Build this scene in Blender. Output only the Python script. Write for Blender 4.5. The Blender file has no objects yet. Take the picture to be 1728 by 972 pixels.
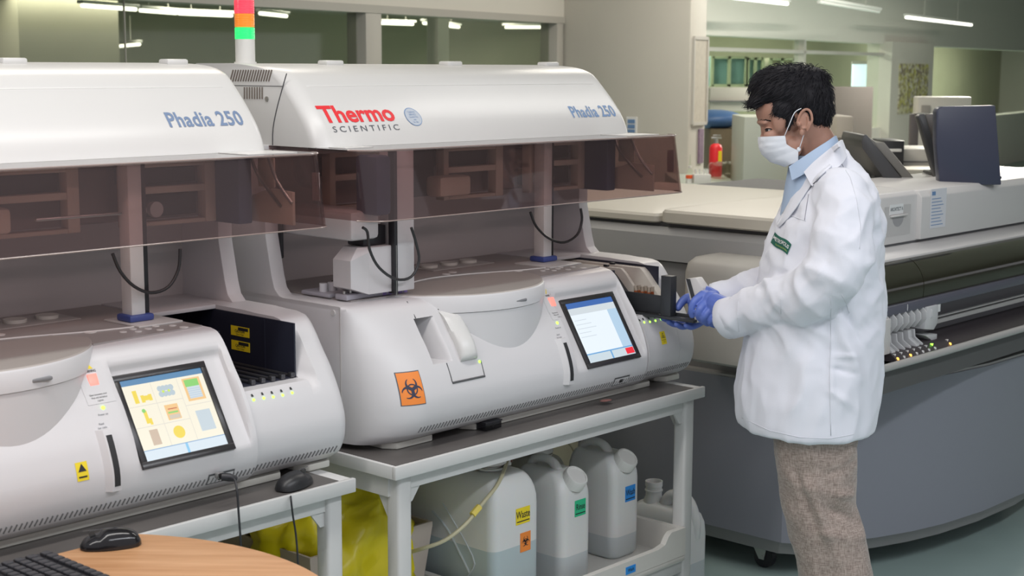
import bpy, bmesh, math, random
from mathutils import Vector, Matrix, Euler, noise
random.seed(7)
V = Vector
R = math.radians
C = bpy.context.scene.collection

# ---------------------------------------------------------------- camera
FPX, CX, CY, EYE = 2525.0, 864.0, 486.0, 1.68
PITCH, ROLL = R(8.36), R(0.19)
FW = V((0, math.cos(PITCH), -math.sin(PITCH)))
r0 = V((1, 0, 0)); u0 = r0.cross(FW)
RT = r0 * math.cos(ROLL) + u0 * math.sin(ROLL)
UP = u0 * math.cos(ROLL) - r0 * math.sin(ROLL)
EYEP = V((0, 0, EYE))
cd = bpy.data.cameras.new('camera'); cam = bpy.data.objects.new('camera', cd); C.objects.link(cam)
cd.sensor_width = 36.0; cd.lens = FPX / 1728 * 36.0
cd.clip_start = 0.05; cd.clip_end = 200
cam.matrix_world = Matrix(((RT.x, UP.x, -FW.x, 0), (RT.y, UP.y, -FW.y, 0), (RT.z, UP.z, -FW.z, EYE), (0, 0, 0, 1)))
cd.dof.use_dof = True; cd.dof.focus_distance = 3.9; cd.dof.aperture_fstop = 7.1
bpy.context.scene.camera = cam

# ---------------------------------------------------------------- light
sc = bpy.context.scene
sc.view_settings.view_transform = 'Standard'; sc.view_settings.look = 'None'
sc.view_settings.gamma = 1.0; sc.view_settings.use_curve_mapping = False
sc.view_settings.exposure = 0.0
w = bpy.data.worlds.new('world'); sc.world = w; w.use_nodes = True
bg = w.node_tree.nodes['Background']
bg.inputs[0].default_value = (0.95, 0.94, 1.0, 1); bg.inputs[1].default_value = 0.50

def area(name, loc, size, power, color=(1, .97, .93), rot=(0, 0, 0)):
    l = bpy.data.lights.new(name, 'AREA'); l.shape = 'RECTANGLE'; l.size, l.size_y = size
    l.energy = power; l.color = color
    o = bpy.data.objects.new(name, l); C.objects.link(o); o.location = loc; o.rotation_euler = rot
    return o
# fittings over benches and aisle; strips beyond include some added to brighten the distance
for loc, size, pw, colr, rz in (
        ((-1.6, 1.2, 2.95), (2.6, .25), 24, (1, .97, .93), 47), ((-.4, 2.6, 2.95), (2.6, .25), 24, (1, .97, .93), 47),
        ((.9, 1.0, 2.95), (2.6, .25), 34, (.93, .96, 1), 47), ((2.2, 2.6, 2.95), (2.6, .25), 30, (.93, .96, 1), 47),
        ((1.6, 5.6, 2.95), (2.6, .25), 17, (1, .97, .93), 47), ((-1.2, 4.9, 2.95), (2.6, .25), 22, (1, .93, .82), 59),
        ((1.2, 8.6, 2.95), (3.0, .3), 48, (1, .93, .82), 59), ((4.2, 12.6, 2.95), (3.0, .3), 300, (1, .95, .86), 59),
        ((7.2, 15, 2.95), (3.0, .3), 300, (1, .95, .86), 59), ((-5, 14, 2.35), (6.0, .3), 75, (1, .96, .84), 59),  # first strip here is added to brighten the bulkhead
        ((-1.5, 16, 2.35), (6.0, .3), 75, (1, .96, .84), 59), ((1.2, 19, 2.95), (5.0, .3), 190, (1, 1, .86), 59), ((3.5, 23, 2.95), (5.0, .3), 190, (1, 1, .86), 59), ((7, 28, 2.95), (5.0, .3), 190, (1, 1, .86), 59), ((12.3, 38, 2.95), (8.0, .3), 420, (1, 1, .9), 59)):  # last four are unseen strips added to brighten the far green room
    area('ceiling_tube_light', loc, size, pw, colr, rot=(0, 0, R(rz)))

# ---------------------------------------------------------------- frames and points
def px(x, y, Y):                       # the point seen at photo pixel x, y at distance Y
    d = FW + RT * ((x - CX) / FPX) - UP * ((y - CY) / FPX)
    return EYEP + d * (Y / d.y)
def pz(x, y, z):                       # the same at height z
    d = FW + RT * ((x - CX) / FPX) - UP * ((y - CY) / FPX)
    return EYEP + d * ((z - EYE) / d.z)
P1 = V((.567, 4.293, 0)); AR = R(42.5)
US = V((math.sin(AR), math.cos(AR), 0)); VS = V((-math.cos(AR), math.sin(AR), 0)); ROWROT = R(47.5)
def row(s, t, z=0): return P1 + US * s + VS * t + V((0, 0, z))     # along the bench row, into it, up
def torow(p):
    d = p - P1; return V((d.dot(US), d.dot(VS), p.z))
def ps(x, y, s):                       # point at pixel on the plane s = const of the row
    d = FW + RT * ((x - CX) / FPX) - UP * ((y - CY) / FPX)
    k = ((P1 - EYEP).dot(US) + s) / d.dot(US); return torow(EYEP + d * k)
def pt(x, y, t):
    d = FW + RT * ((x - CX) / FPX) - UP * ((y - CY) / FPX)
    k = ((P1 - EYEP).dot(VS) + t) / d.dot(VS); return torow(EYEP + d * k)

# ---------------------------------------------------------------- materials
MATS = {}
def mat(name, col, rough=.45, metal=0, bump=0, bscale=60, var=0, vscale=6, emit=0, ecol=None, spec=.5, sheen=0, sss=0, coat=0, bdist=.002):
    if name in MATS: return MATS[name]
    m = bpy.data.materials.new(name); m.use_nodes = True; nt = m.node_tree; b = nt.nodes['Principled BSDF']
    c = (*col, 1)
    b.inputs['Base Color'].default_value = c; b.inputs['Roughness'].default_value = rough
    b.inputs['Metallic'].default_value = metal; b.inputs['Specular IOR Level'].default_value = spec
    if coat: b.inputs['Coat Weight'].default_value = coat; b.inputs['Coat Roughness'].default_value = .08
    if sheen: b.inputs['Sheen Weight'].default_value = sheen
    if sss: b.inputs['Subsurface Weight'].default_value = sss; b.inputs['Subsurface Radius'].default_value = (.02, .008, .004)
    tc = nt.nodes.new('ShaderNodeTexCoord')
    if var:
        n = nt.nodes.new('ShaderNodeTexNoise'); n.inputs['Scale'].default_value = vscale; n.inputs['Detail'].default_value = 5
        mx = nt.nodes.new('ShaderNodeMix'); mx.data_type = 'RGBA'
        mx.inputs['A'].default_value = (*[max(0, x * (1 - var)) for x in col], 1)
        mx.inputs['B'].default_value = (*[min(1, x * (1 + var)) for x in col], 1)
        nt.links.new(tc.outputs['Object'], n.inputs['Vector']); nt.links.new(n.outputs['Fac'], mx.inputs['Factor'])
        nt.links.new(mx.outputs['Result'], b.inputs['Base Color'])
    if bump:
        n2 = nt.nodes.new('ShaderNodeTexNoise'); n2.inputs['Scale'].default_value = bscale; n2.inputs['Detail'].default_value = 3
        bp = nt.nodes.new('ShaderNodeBump'); bp.inputs['Strength'].default_value = bump; bp.inputs['Distance'].default_value = bdist
        nt.links.new(tc.outputs['Object'], n2.inputs['Vector']); nt.links.new(n2.outputs['Fac'], bp.inputs['Height'])
        nt.links.new(bp.outputs['Normal'], b.inputs['Normal'])
    if emit:
        b.inputs['Emission Color'].default_value = (*(ecol or col), 1); b.inputs['Emission Strength'].default_value = emit
    MATS[name] = m
    return m
def glassy(name, tint, milk=None, rough=.03, fres=1.45):
    m = bpy.data.materials.new(name); m.use_nodes = True; nt = m.node_tree; nt.nodes.clear()
    out = nt.nodes.new('ShaderNodeOutputMaterial'); t = nt.nodes.new('ShaderNodeBsdfTransparent'); t.inputs[0].default_value = (*tint, 1)
    g = nt.nodes.new('ShaderNodeBsdfGlossy'); g.inputs['Roughness'].default_value = rough; g.inputs[0].default_value = (1, 1, 1, 1)
    f = nt.nodes.new('ShaderNodeFresnel'); ge = nt.nodes.new('ShaderNodeNewGeometry'); mr = nt.nodes.new('ShaderNodeMapRange')
    mr.inputs['To Min'].default_value = fres; mr.inputs['To Max'].default_value = 1 / fres      # same reflectance from either side of the sheet
    nt.links.new(ge.outputs['Backfacing'], mr.inputs['Value']); nt.links.new(mr.outputs[0], f.inputs['IOR'])
    mx = nt.nodes.new('ShaderNodeMixShader'); nt.links.new(f.outputs[0], mx.inputs[0])
    src = t.outputs[0]
    if milk:
        df = nt.nodes.new('ShaderNodeBsdfDiffuse'); df.inputs[0].default_value = (*milk[0], 1); m2 = nt.nodes.new('ShaderNodeMixShader'); m2.inputs[0].default_value = milk[1]
        nt.links.new(src, m2.inputs[1]); nt.links.new(df.outputs[0], m2.inputs[2]); src = m2.outputs[0]
    nt.links.new(src, mx.inputs[1]); nt.links.new(g.outputs[0], mx.inputs[2]); nt.links.new(mx.outputs[0], out.inputs[0])
    MATS[name] = m; return m

PL = mat('instrument_plastic', (.63, .615, .625), .38, bump=.05, bscale=900, bdist=.0004)
PLH = mat('hood_plastic', (.67, .66, .645), .30, var=.015)
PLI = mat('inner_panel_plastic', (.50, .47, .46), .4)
DECK = mat('deck_grey', (.34, .31, .30), .38, var=.05)
SEAM = mat('seam_shadow_gap', (.10, .10, .105), .7)
DARK = mat('dark_plastic', (.022, .022, .026), .42)
DARKB = mat('bay_dark_blue', (.018, .02, .035), .5)
NAVY = mat('navy_panel', (.035, .045, .11), .45)
BLUE = mat('blue_plastic', (.05, .075, .26), .4)
METAL = mat('steel', (.55, .54, .52), .28, 1)
BEIGE = mat('beige_metal', (.52, .43, .36), .5)
FOOT = mat('foot_plate', (.60, .585, .53), .45)
PAINT = mat('cart_paint', (.60, .595, .585), .34, var=.03)
MATTOP = mat('cart_mat', (.115, .105, .10), .3, var=.35, vscale=5)
YEL = mat('label_yellow', (.85, .66, .02), .5)
BLK = mat('print_black', (.02, .02, .022), .6)
ORG = mat('label_orange', (.86, .25, .04), .5)
WHT = mat('label_white', (.80, .80, .80), .5)
RED = mat('print_red', (.78, .02, .03), .45)
PBLUE = mat('print_blue', (.16, .28, .50), .45)
PGREY = mat('print_grey', (.10, .11, .13), .5)
SMOKE = glassy('smoked_acrylic', (.76, .66, .65), milk=((.30, .23, .23), .07), fres=1.40)
GLASS = glassy('clear_glass', (.93, .96, .92), fres=1.35)
GLASSG = glassy('partition_glass', (.86, .88, .82), fres=1.42)
LEDG = mat('led_green', (.3, 1, .05), .4, emit=2.5, ecol=(.35, 1, .08))
LEDO = mat('led_amber', (1, .5, .1), .4, emit=2.5, ecol=(1, .45, .08))

# ---------------------------------------------------------------- mesh building
class MB:
    def __init__(s): s.v = []; s.f = []; s.m = []
    def add(s, vs, fs, M=None, mi=0):
        k = len(s.v)
        s.v += [tuple(M @ V(p)) if M is not None else tuple(p) for p in vs]
        s.f += [tuple(i + k for i in f) for f in fs]; s.m += [mi] * len(fs); return s
    def box(s, lo, hi, bev=0, seg=2, M=None, mi=0):
        bm = bmesh.new(); bmesh.ops.create_cube(bm, size=1)
        for v in bm.verts: v.co = V([(lo[i] + hi[i]) / 2 + v.co[i] * (hi[i] - lo[i]) for i in range(3)])
        if bev:
            bev = min(bev, .45 * min(abs(hi[i] - lo[i]) for i in range(3)))
            bmesh.ops.bevel(bm, geom=bm.edges[:], offset=bev, segments=seg, profile=.5, affect='EDGES')
        bm.verts.index_update(); s.add([v.co[:] for v in bm.verts], [[v.index for v in f.verts] for f in bm.faces], M, mi); bm.free(); return s
    def prism(s, poly, a, b, axis='x', bev=0, M=None, mi=0):    # polygon in the two other axes, extruded from a to b
        def P(p, c): return {'x': (c, p[0], p[1]), 'y': (p[0], c, p[1]), 'z': (p[0], p[1], c)}[axis]
        bm = bmesh.new(); A = [bm.verts.new(P(p, a)) for p in poly]; B = [bm.verts.new(P(p, b)) for p in poly]
        n = len(poly); bm.faces.new(A); bm.faces.new(B[::-1])
        for i in range(n): bm.faces.new((A[i], B[i], B[(i + 1) % n], A[(i + 1) % n]))
        bmesh.ops.recalc_face_normals(bm, faces=bm.faces[:])
        if bev: bmesh.ops.bevel(bm, geom=bm.edges[:], offset=bev, segments=2, profile=.5, affect='EDGES', clamp_overlap=True)
        bm.verts.index_update(); s.add([v.co[:] for v in bm.verts], [[v.index for v in f.verts] for f in bm.faces], M, mi); bm.free(); return s
    def loft(s, rings, cap=True, closed=True, M=None, mi=0):
        n = len(rings[0]); vs = [p for r in rings for p in r]; fs = []
        for i in range(len(rings) - 1):
            for j in range(n if closed else n - 1):
                k = (j + 1) % n; fs.append((i * n + j, i * n + k, (i + 1) * n + k, (i + 1) * n + j))
        if cap: fs.append(tuple(range(n))[::-1]); fs.append(tuple((len(rings) - 1) * n + j for j in range(n)))
        return s.add(vs, fs, M, mi)
    def tube(s, pts, r, n=10, smooth=3, cap=True, M=None, mi=0):
        pts = [V(p) for p in pts]; rs = r if isinstance(r, (list, tuple)) else [r] * len(pts)
        if smooth > 1 and len(pts) > 2:
            q = []; qr = []
            for i in range(len(pts) - 1):
                a = pts[max(i - 1, 0)]; b = pts[i]; c = pts[i + 1]; d = pts[min(i + 2, len(pts) - 1)]
                for k in range(smooth):
                    t = k / smooth
                    q.append(.5 * ((2 * b) + (c - a) * t + (2 * a - 5 * b + 4 * c - d) * t * t + (3 * b - a - 3 * c + d) * t ** 3))
                    qr.append(rs[i] * (1 - t) + rs[i + 1] * t)
            q.append(pts[-1]); qr.append(rs[-1]); pts, rs = q, qr
        rings = []; prev = None
        for i, p in enumerate(pts):
            d = (pts[min(i + 1, len(pts) - 1)] - pts[max(i - 1, 0)]).normalized()
            if prev is None: a = d.orthogonal().normalized()
            else: a = (prev - d * prev.dot(d)).normalized()
            prev = a; b = d.cross(a)
            rings.append([p + (a * math.cos(6.28318 * j / n) + b * math.sin(6.28318 * j / n)) * rs[i] for j in range(n)])
        return s.loft(rings, cap, M=M, mi=mi)
    def cyl(s, p0, p1, r, r1=None, n=20, M=None, mi=0):
        return s.tube([p0, p1], [r, r if r1 is None else r1], n, 1, M=M, mi=mi)
    def lathe(s, prof, o=(0, 0, 0), n=24, M=None, mi=0):
        rings = [[(o[0] + r * math.cos(6.28318 * j / n), o[1] + r * math.sin(6.28318 * j / n), o[2] + z) for j in range(n)] for r, z in prof]
        return s.loft(rings, True, M=M, mi=mi)
    def ell(s, c, r, n=24, m=14, M=None, mi=0, rot=None):
        rings = []
        for i in range(m + 1):
            a = math.pi * (i + .02) / (m + .04); rings.append([])
            for j in range(n):
                b = 6.28318 * j / n
                p = V((r[0] * math.sin(a) * math.cos(b), r[1] * math.sin(a) * math.sin(b), -r[2] * math.cos(a)))
                if rot is not None: p = rot @ p
                rings[-1].append(p + V(c))
        return s.loft(rings, True, M=M, mi=mi)
    def mesh(s, name, mats=None, angle=38, recalc=True):
        me = bpy.data.meshes.new(name); me.from_pydata(s.v, [], s.f); me.validate()
        if recalc:
            bm = bmesh.new(); bm.from_mesh(me); bmesh.ops.recalc_face_normals(bm, faces=bm.faces[:]); bm.to_mesh(me); bm.free()
        for m in (mats if isinstance(mats, (list, tuple)) else [mats] if mats else []): me.materials.append(m)
        if len(me.polygons) == len(s.m): me.polygons.foreach_set('material_index', s.m)
        me.polygons.foreach_set('use_smooth', [True] * len(me.polygons)); me.set_sharp_from_angle(angle=R(angle)); me.update()
        return me
    def build(s, name, mats, parent=None, loc=None, angle=38, recalc=True):
        o = bpy.data.objects.new(name, s.mesh(name, mats, angle, recalc)); C.objects.link(o)
        if parent is not None: o.parent = parent
        if loc is not None: o.location = loc
        return o
def frame(o, x, y, z=None):            # matrix with origin o, x and y directions
    x = V(x).normalized(); y = V(y); y = (y - x * y.dot(x)).normalized(); z = x.cross(y)
    return Matrix(((x.x, y.x, z.x, o[0]), (x.y, y.y, z.y, o[1]), (x.z, y.z, z.z, o[2]), (0, 0, 0, 1)))
def thing(name, label, cat, loc=(0, 0, 0), rotz=0, group=None):
    o = bpy.data.objects.new(name, None); C.objects.link(o); o.empty_display_size = .1
    o.location = loc; o.rotation_euler = (0, 0, rotz); o['label'] = label; o['category'] = cat
    if group: o['group'] = group
    return o
def tag(o, label, cat, group=None):
    o['label'] = label; o['category'] = cat
    if group: o['group'] = group
    return o
def struct(o): o['kind'] = 'structure'; return o
def plab(o, label): o['label'] = label; return o
def textmesh(body, size=1, offset=0, space=1, align='CENTER', shear=0, resu=3):   # lettering as flat (verts, faces)
    cu = bpy.data.curves.new('t', 'FONT'); cu.body = body; cu.size = size; cu.offset = offset; cu.align_x = align; cu.align_y = 'CENTER'
    cu.space_character = space; cu.resolution_u = resu; cu.shear = shear
    o = bpy.data.objects.new('t', cu); C.objects.link(o)
    me = bpy.data.meshes.new_from_object(o)
    vs = [v.co[:] for v in me.vertices]; fs = [tuple(p.vertices) for p in me.polygons]
    bpy.data.objects.remove(o); bpy.data.curves.remove(cu); bpy.data.meshes.remove(me)
    return vs, fs
def text(mb, body, size, M, offset=0, sx=1, space=1, align='CENTER', lift=.0004, mi=0, fn=None):
    vs, fs = textmesh(body, size, offset, space, align)
    if fn: mb.add([fn(v[0] * sx, v[1]) for v in vs], fs, None, mi)
    else: mb.add([(v[0] * sx, v[1], lift) for v in vs], fs, M, mi)
    return mb
def rect(mb, x0, y0, x1, y1, M, lift=0, mi=0, th=.0006, fn=None):
    if fn:
        n = 6; pts = [fn(x0 + (x1 - x0) * i / n, y0 + (y1 - y0) * j / n) for j in range(n + 1) for i in range(n + 1)]
        mb.add(pts, [(j * (n + 1) + i, j * (n + 1) + i + 1, (j + 1) * (n + 1) + i + 1, (j + 1) * (n + 1) + i) for j in range(n) for i in range(n)], None, mi)
    else: mb.box((x0, y0, lift - th), (x1, y1, lift), M=M, mi=mi)
    return mb
def remesh(mb, name, voxel, smooth=4, fac=.5):
    me = mb.mesh(name); o = bpy.data.objects.new(name, me); C.objects.link(o)
    m = o.modifiers.new('r', 'REMESH'); m.mode = 'VOXEL'; m.voxel_size = voxel
    s = o.modifiers.new('s', 'SMOOTH'); s.iterations = smooth; s.factor = fac
    out = bpy.data.meshes.new_from_object(o.evaluated_get(bpy.context.evaluated_depsgraph_get()))
    bpy.data.objects.remove(o); bpy.data.meshes.remove(me); out.name = name
    out.polygons.foreach_set('use_smooth', [True] * len(out.polygons)); return out
def linkmesh(me, name, m, parent=None):
    o = bpy.data.objects.new(name, me); C.objects.link(o); me.materials.clear()
    for q in (m if isinstance(m, (list, tuple)) else [m]): me.materials.append(q)
    if parent is not None: o.parent = parent
    return o
def lerp(tab, x):
    if x <= tab[0][0]: return tab[0][1]
    for (a, p), (b, q) in zip(tab, tab[1:]):
        if x <= b: return p + (q - p) * (x - a) / (b - a)
    return tab[-1][1]
def cub(tab, x):                        # monotone smooth curve through a table
    if x <= tab[0][0]: return tab[0][1]
    if x >= tab[-1][0]: return tab[-1][1]
    for i in range(len(tab) - 1):
        if x <= tab[i + 1][0]:
            (x0, y0), (x1, y1) = tab[i], tab[i + 1]; h = x1 - x0; d = (y1 - y0) / h
            m0 = d if i == 0 else (y1 - tab[i - 1][1]) / (x1 - tab[i - 1][0])
            m1 = d if i + 2 >= len(tab) else (tab[i + 2][1] - y0) / (tab[i + 2][0] - x0)
            t = (x - x0) / h
            return y0 * (1 + 2 * t) * (1 - t) ** 2 + m0 * h * t * (1 - t) ** 2 + y1 * t * t * (3 - 2 * t) + m1 * h * t * t * (t - 1)
def sstep(a, b, x):
    t = max(0, min(1, (x - a) / (b - a))); return t * t * (3 - 2 * t)
def biohazard(mb, M, r, mi=0, fn=None):          # three open horns round a ring
    def arc(cx, cy, ri, ro_c, ro, a0, a1, n=22):
        inn = []; out = []
        for i in range(n + 1):
            a = a0 + (a1 - a0) * i / n
            inn.append((cx + ri * math.cos(a), cy + ri * math.sin(a)))
            out.append((ro_c[0] + ro * math.cos(a), ro_c[1] + ro * math.sin(a)))
        vs = inn + out; fs = [(i, i + 1, n + 2 + i, n + 1 + i) for i in range(n)]
        if fn: mb.add([fn(x, y) for x, y in vs], fs, None, mi)
        else: mb.add([(x, y, .0005) for x, y in vs], fs, M, mi)
    for k in range(3):
        b = math.pi / 2 + k * 2 * math.pi / 3; dx, dy = math.cos(b), math.sin(b)
        c = (dx * r * .52, dy * r * .52); oc = (dx * r * .42, dy * r * .42)
        arc(c[0], c[1], r * .36, oc, r * .50, b + math.pi * .20, b + math.pi * 1.80, 30)
    arc(0, 0, r * .36, (0, 0), r * .46, 0, 2 * math.pi, 36)
# ================================================================ the room
FLOORM = mat('floor_green', (.36, .47, .45), .35, var=.12, vscale=3)
WALLM = mat('column_paint', (.60, .575, .52), .6, var=.02)
BEAMM = mat('bulkhead_paint', (.74, .71, .65), .6)
CEILM = mat('ceiling_tiles', (.40, .385, .35), .8, var=.08, vscale=1)
ALU = mat('partition_aluminium', (.50, .48, .44), .45)
TUBEM = mat('fluorescent_tube', (1, .97, .9), .4, emit=2.6, ecol=(1, .96, .86))
A2 = R(31); U2 = V((math.sin(A2), math.cos(A2), 0)); V2 = V((-math.cos(A2), math.sin(A2), 0))
ROT2 = R(59)
struct(MB().box((-14, -2, -.1), (50, 60, 0)).build('floor', FLOORM))
struct(MB().box((-14, 3.2, 3.05), (50, 60, 3.15)).build('ceiling', CEILM))
# columns and bulkheads follow the room's own grid (31 degrees off the view)
def rm(p, a, b, z=0): return p + U2 * a + V2 * b + V((0, 0, z))
RM = Matrix.Rotation(ROT2, 4, 'Z')
def rbox(mb, p, lo, hi, bev=0):        # box in the room grid about point p
    return mb.box(lo, hi, bev, M=Matrix.Translation(p) @ RM)
KC = px(1160, 300, 10.0); KC.z = 0     # near corner of the big column
mb = MB(); rbox(mb, KC, (0, 0, 0), (.27, 1.02, 3.05), .01)
col = struct(mb.build('trim_1', WALLM))
# near glazed partition, running from the column back towards the left
KL = px(937, 100, 10.45); KL.z = 0
mb = MB(); rbox(mb, KL, (-6.5, -.03, 2.02), (.3, .12, 3.05)); struct(mb.build('wall_left', BEAMM))
mb = MB(); rbox(mb, KL, (-6.5, -.03, 0), (.3, .12, .95)); struct(mb.build('wall_front', BEAMM))
pf = MB()
def hitL(x, b=0):                       # distance along the near partition seen at pixel column x
    d = FW + RT * ((x - CX) / FPX); k = ((KL - EYEP).dot(V2) + b) / d.dot(V2); return (EYEP + d * k - KL).dot(U2)
for x0_, x1_ in ((-330, -300), (614, 640), (930, 940)): rbox(pf, KL, (hitL(x0_), -.035, .95), (hitL(x1_), .10, 2.02), .004)
rbox(pf, KL, (hitL(233), .028, .95), (hitL(234), .038, 2.02))
rbox(pf, KL, (-6.5, -.04, 1.985), (.1, .11, 2.03)); pfo = struct(pf.build('window_1', ALU))
mb = MB(); rbox(mb, KL, (-6.45, .03, .95), (.2, .036, 1.99)); mb.build('pane', GLASSG, pfo)
# a second, paler post seen through the glass
mb = MB(); rbox(mb, KL, (hitL(741, 2.4), 2.4, 0), (hitL(759, 2.4), 2.52, 2.42)); struct(mb.build('trim_2', WALLM))
# the room behind the partition
ROOMG = mat('far_wall_grey_green', (.28, .27, .215), .8, var=.1, vscale=1.5)
ROOMD = mat('far_wall_brown', (.17, .145, .12), .8, var=.1, vscale=2)
mb = MB(); rbox(mb, KL, (-26, 8, 0), (15, 8.1, 3.05)); struct(mb.build('wall_back', ROOMG))
mb = MB().prism([(-26, .2), (.3, .2), (15, 8), (-26, 8)], 2.42, 2.5, 'z', M=Matrix.Translation(KL) @ RM); cb = struct(mb.build('trim_3', CEILM))
for a, b, h, c in ((-2.2, 5.5, 1.9, ROOMD), (-5.2, 4.2, 2.42, ROOMD), (.9, 6.4, 2.42, ROOMG)):
    mb = MB(); rbox(mb, KL, (a, b, 0), (a + 1.3, b + .5, h)); 
    o = mb.build('wall_panel' if False else 'tall_cabinet', c); tag(o, {1.9: 'low dark cabinet block standing in the room behind the left glass partition'}.get(h, 'tall brown cabinet behind the glass, seen above the left instrument' if a < -3 else 'tall grey-green cabinet behind the glass, nearest the big column'), 'cabinet')
def tubelight(p, L, label, rot=ROT2, grp=None, r=.017, drop=.05):
    o = thing('fluorescent_light', label, 'light', p, rot, grp)
    MB().box((-L / 2, -.03, .0), (L / 2, .03, .028), .006).build('housing', WHITEP, o)
    MB().cyl((-L / 4, 0, .02), (-L / 4, 0, .3), .004).cyl((L / 4, 0, .02), (L / 4, 0, .3), .004).build('hanger', ALU, o)
    MB().cyl((-L / 2 + .03, 0, -.016), (L / 2 - .03, 0, -.016), r, n=12).build('tube', TUBEM, o)
    return o
WHITEP = mat('white_enamel', (.72, .71, .68), .4)
def tl2(x0, y0, x1, y1, z, label, grp=None):
    a = pz(x0, y0, z); b = pz(x1, y1, z); d = b - a
    return tubelight((a + b) / 2 + V((0, 0, .03)), d.length, label, math.atan2(d.y, d.x), grp)
for q in ((135, 12, 232, 19, 'long lit tube behind the glass at the far left top'), (234, 20, 300, 25, 'lit tube behind the glass, second from the left along the top'),
          (298, 25, 395, 29, 'broad bright tube behind the glass just left of the signal tower'), (437, 25, 485, 30, 'lit tube behind the glass just right of the signal tower, upper one'),
          (437, 56, 486, 60, 'lit tube behind the glass just right of the signal tower, lower one'), (638, 41, 700, 43, 'lit tube behind the glass right of the partition post'),
          (714, 41, 775, 48, 'lit tube behind the glass left of the pale inner post'), (848, 48, 918, 48, 'lit tube behind the glass beside the big column'),
          (918, 44, 937, 46, 'short lit tube end behind the glass touching the big column'), (182, 82, 236, 77, 'low lit tube behind the glass above the left instrument')):
    tl2(*q[:4], 2.15 if q[1] < 70 else 1.90, q[4])  # lowest one is added: a reflection in the glass built as a lit tube
# right: ceiling lights and the far glazed wall
tl2(1214, -4, 1330, 9, 2.3, 'long lit tube at the top, just right of the big column')
o = tl2(1380, 5, 1484, 22, 2.3, 'unlit white fitting at the top, above the person')
for c in o.children:
    if c.name.startswith('tube'): c.data.materials.clear(); c.data.materials.append(WHITEP)
tl2(1528, 31, 1640, 44, 2.3, 'lit tube at the top right corner above the monitors')
KR = px(1197, 70, 15.5); KR.z = 0
mb = MB(); rbox(mb, KR, (-3, 0, 2.02), (30, .2, 3.05)); struct(mb.build('wall_right', BEAMM))
mb = MB(); rbox(mb, KR, (-3, 0, 0), (30, .2, .9)); struct(mb.build('baseboard_right', BEAMM))
wf = MB()
def rr(x, Y): p = px(x, 200, Y); return (p - KR).dot(U2)
def hitR(x):                             # distance along the far wall seen at pixel column x
    d = FW + RT * ((x - CX) / FPX); n = V2; k = (KR - EYEP).dot(n) / d.dot(n); q = EYEP + d * k; return (q - KR).dot(U2)
aL, aR = hitR(1475), hitR(1545)
rbox(wf, KR, (aL, -.12, 0), (aR, .22, 2.05)); struct(wf.build('trim_4', WALLM))
mb = MB(); rbox(mb, KR, (hitR(1342), -.02, .9), (hitR(1345), .1, 2.02)); rbox(mb, KR, (-3, -.02, 1.86), (aL, .08, 1.90))
w2 = struct(mb.build('window_2', ALU)); mb = MB(); rbox(mb, KR, (-3, .05, .9), (30, .056, 2.02)); mb.build('pane', GLASS, w2)
# greenish room beyond
mb = MB(); rbox(mb, KR, (34, -34, 0), (34.2, 5, 3.05)); struct(mb.build('wall_side', WALLM))
GRN = mat('far_room_green', (.40, .39, .27), .8, var=.12, vscale=1.2)
TEAL = mat('far_glass_teal', (.20, .36, .36), .5, var=.2, vscale=2)
mb = MB(); rbox(mb, KR, (9, 5, 0), (42, 5.2, 3.05)); struct(mb.build('wall_far', GRN))
def farbox(x0, x1, y0, y1, Y, D, m, name, label, cat, bev=.01):
    a = px(x0, y0, Y); b = px(x1, y1, Y); mb = MB()
    mb.box((min(a.x, b.x), Y, min(a.z, b.z)), (max(a.x, b.x), Y + D, max(a.z, b.z)), bev)
    return tag(mb.build(name, m), label, cat)
for i, (x0, x1, y0, y1, m, lb) in enumerate(((1202, 1258, 95, 146, TEAL, 'teal glass-fronted cupboard right of the big column'), (1262, 1286, 97, 146, TEAL, 'narrow teal cupboard left of the head'),
        (1300, 1338, 98, 150, GRN, 'yellow-green cupboard just above the hair'))):
    o = farbox(x0, x1, y0, y1, 19.5, .5, m, 'wall_cupboard', lb, 'cupboard')
    a = px(x0, y0, 19.48); b = px(x1, y1, 19.48); m2 = MB()
    for f in (0, .5, 1): xx = a.x + (b.x - a.x) * f; m2.box((xx - .02, 19.44, b.z), (xx + .02, 19.5, a.z))
    m2.box((a.x, 19.44, a.z - .03), (b.x, 19.5, a.z)); m2.box((a.x, 19.44, b.z), (b.x, 19.5, b.z + .03)); m2.build('frame', mat('pale_green_frame', (.45, .50, .33), .6), o)
GLOW = mat('daylight_window', (.75, .88, 1), .5, emit=1.0, ecol=(.72, .86, 1))
o = farbox(1440, 1474, 105, 160, 24.0, .1, GLOW, 'window_3', '', ''); del o['label']; del o['category']; struct(o)
m2 = MB(); a = px(1438, 103, 23.9); b = px(1476, 162, 23.9); m2.box((a.x, 23.9, b.z), (b.x, 23.95, b.z + .05)); m2.box((a.x, 23.9, a.z - .05), (b.x, 23.95, a.z)); m2.build('window_frame', ALU, o)
# frosted brown-grey screens and rounded machine shapes behind the head
FROST = mat('grey_cubicle_screen', (.10, .085, .075), .6, var=.05)
o = farbox(1400, 1470, 146, 262, 13.6, .06, FROST, 'cubicle_screen', 'brownish grey partition screen behind the back of the head', 'screen')
o = farbox(1198, 1290, 148, 188, 14.2, .4, mat('shelf_grey', (.42, .40, .35), .6), 'wall_cabinet', 'pale grey cabinet above the blue lid, right of the column', 'cabinet')
m2 = MB(); a = px(1198, 170, 14.1); b = px(1290, 172, 14.1); m2.box((a.x, 14.15, b.z), (b.x, 14.2, a.z)); m2.build('shelf_edge', SEAM, o)
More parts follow.
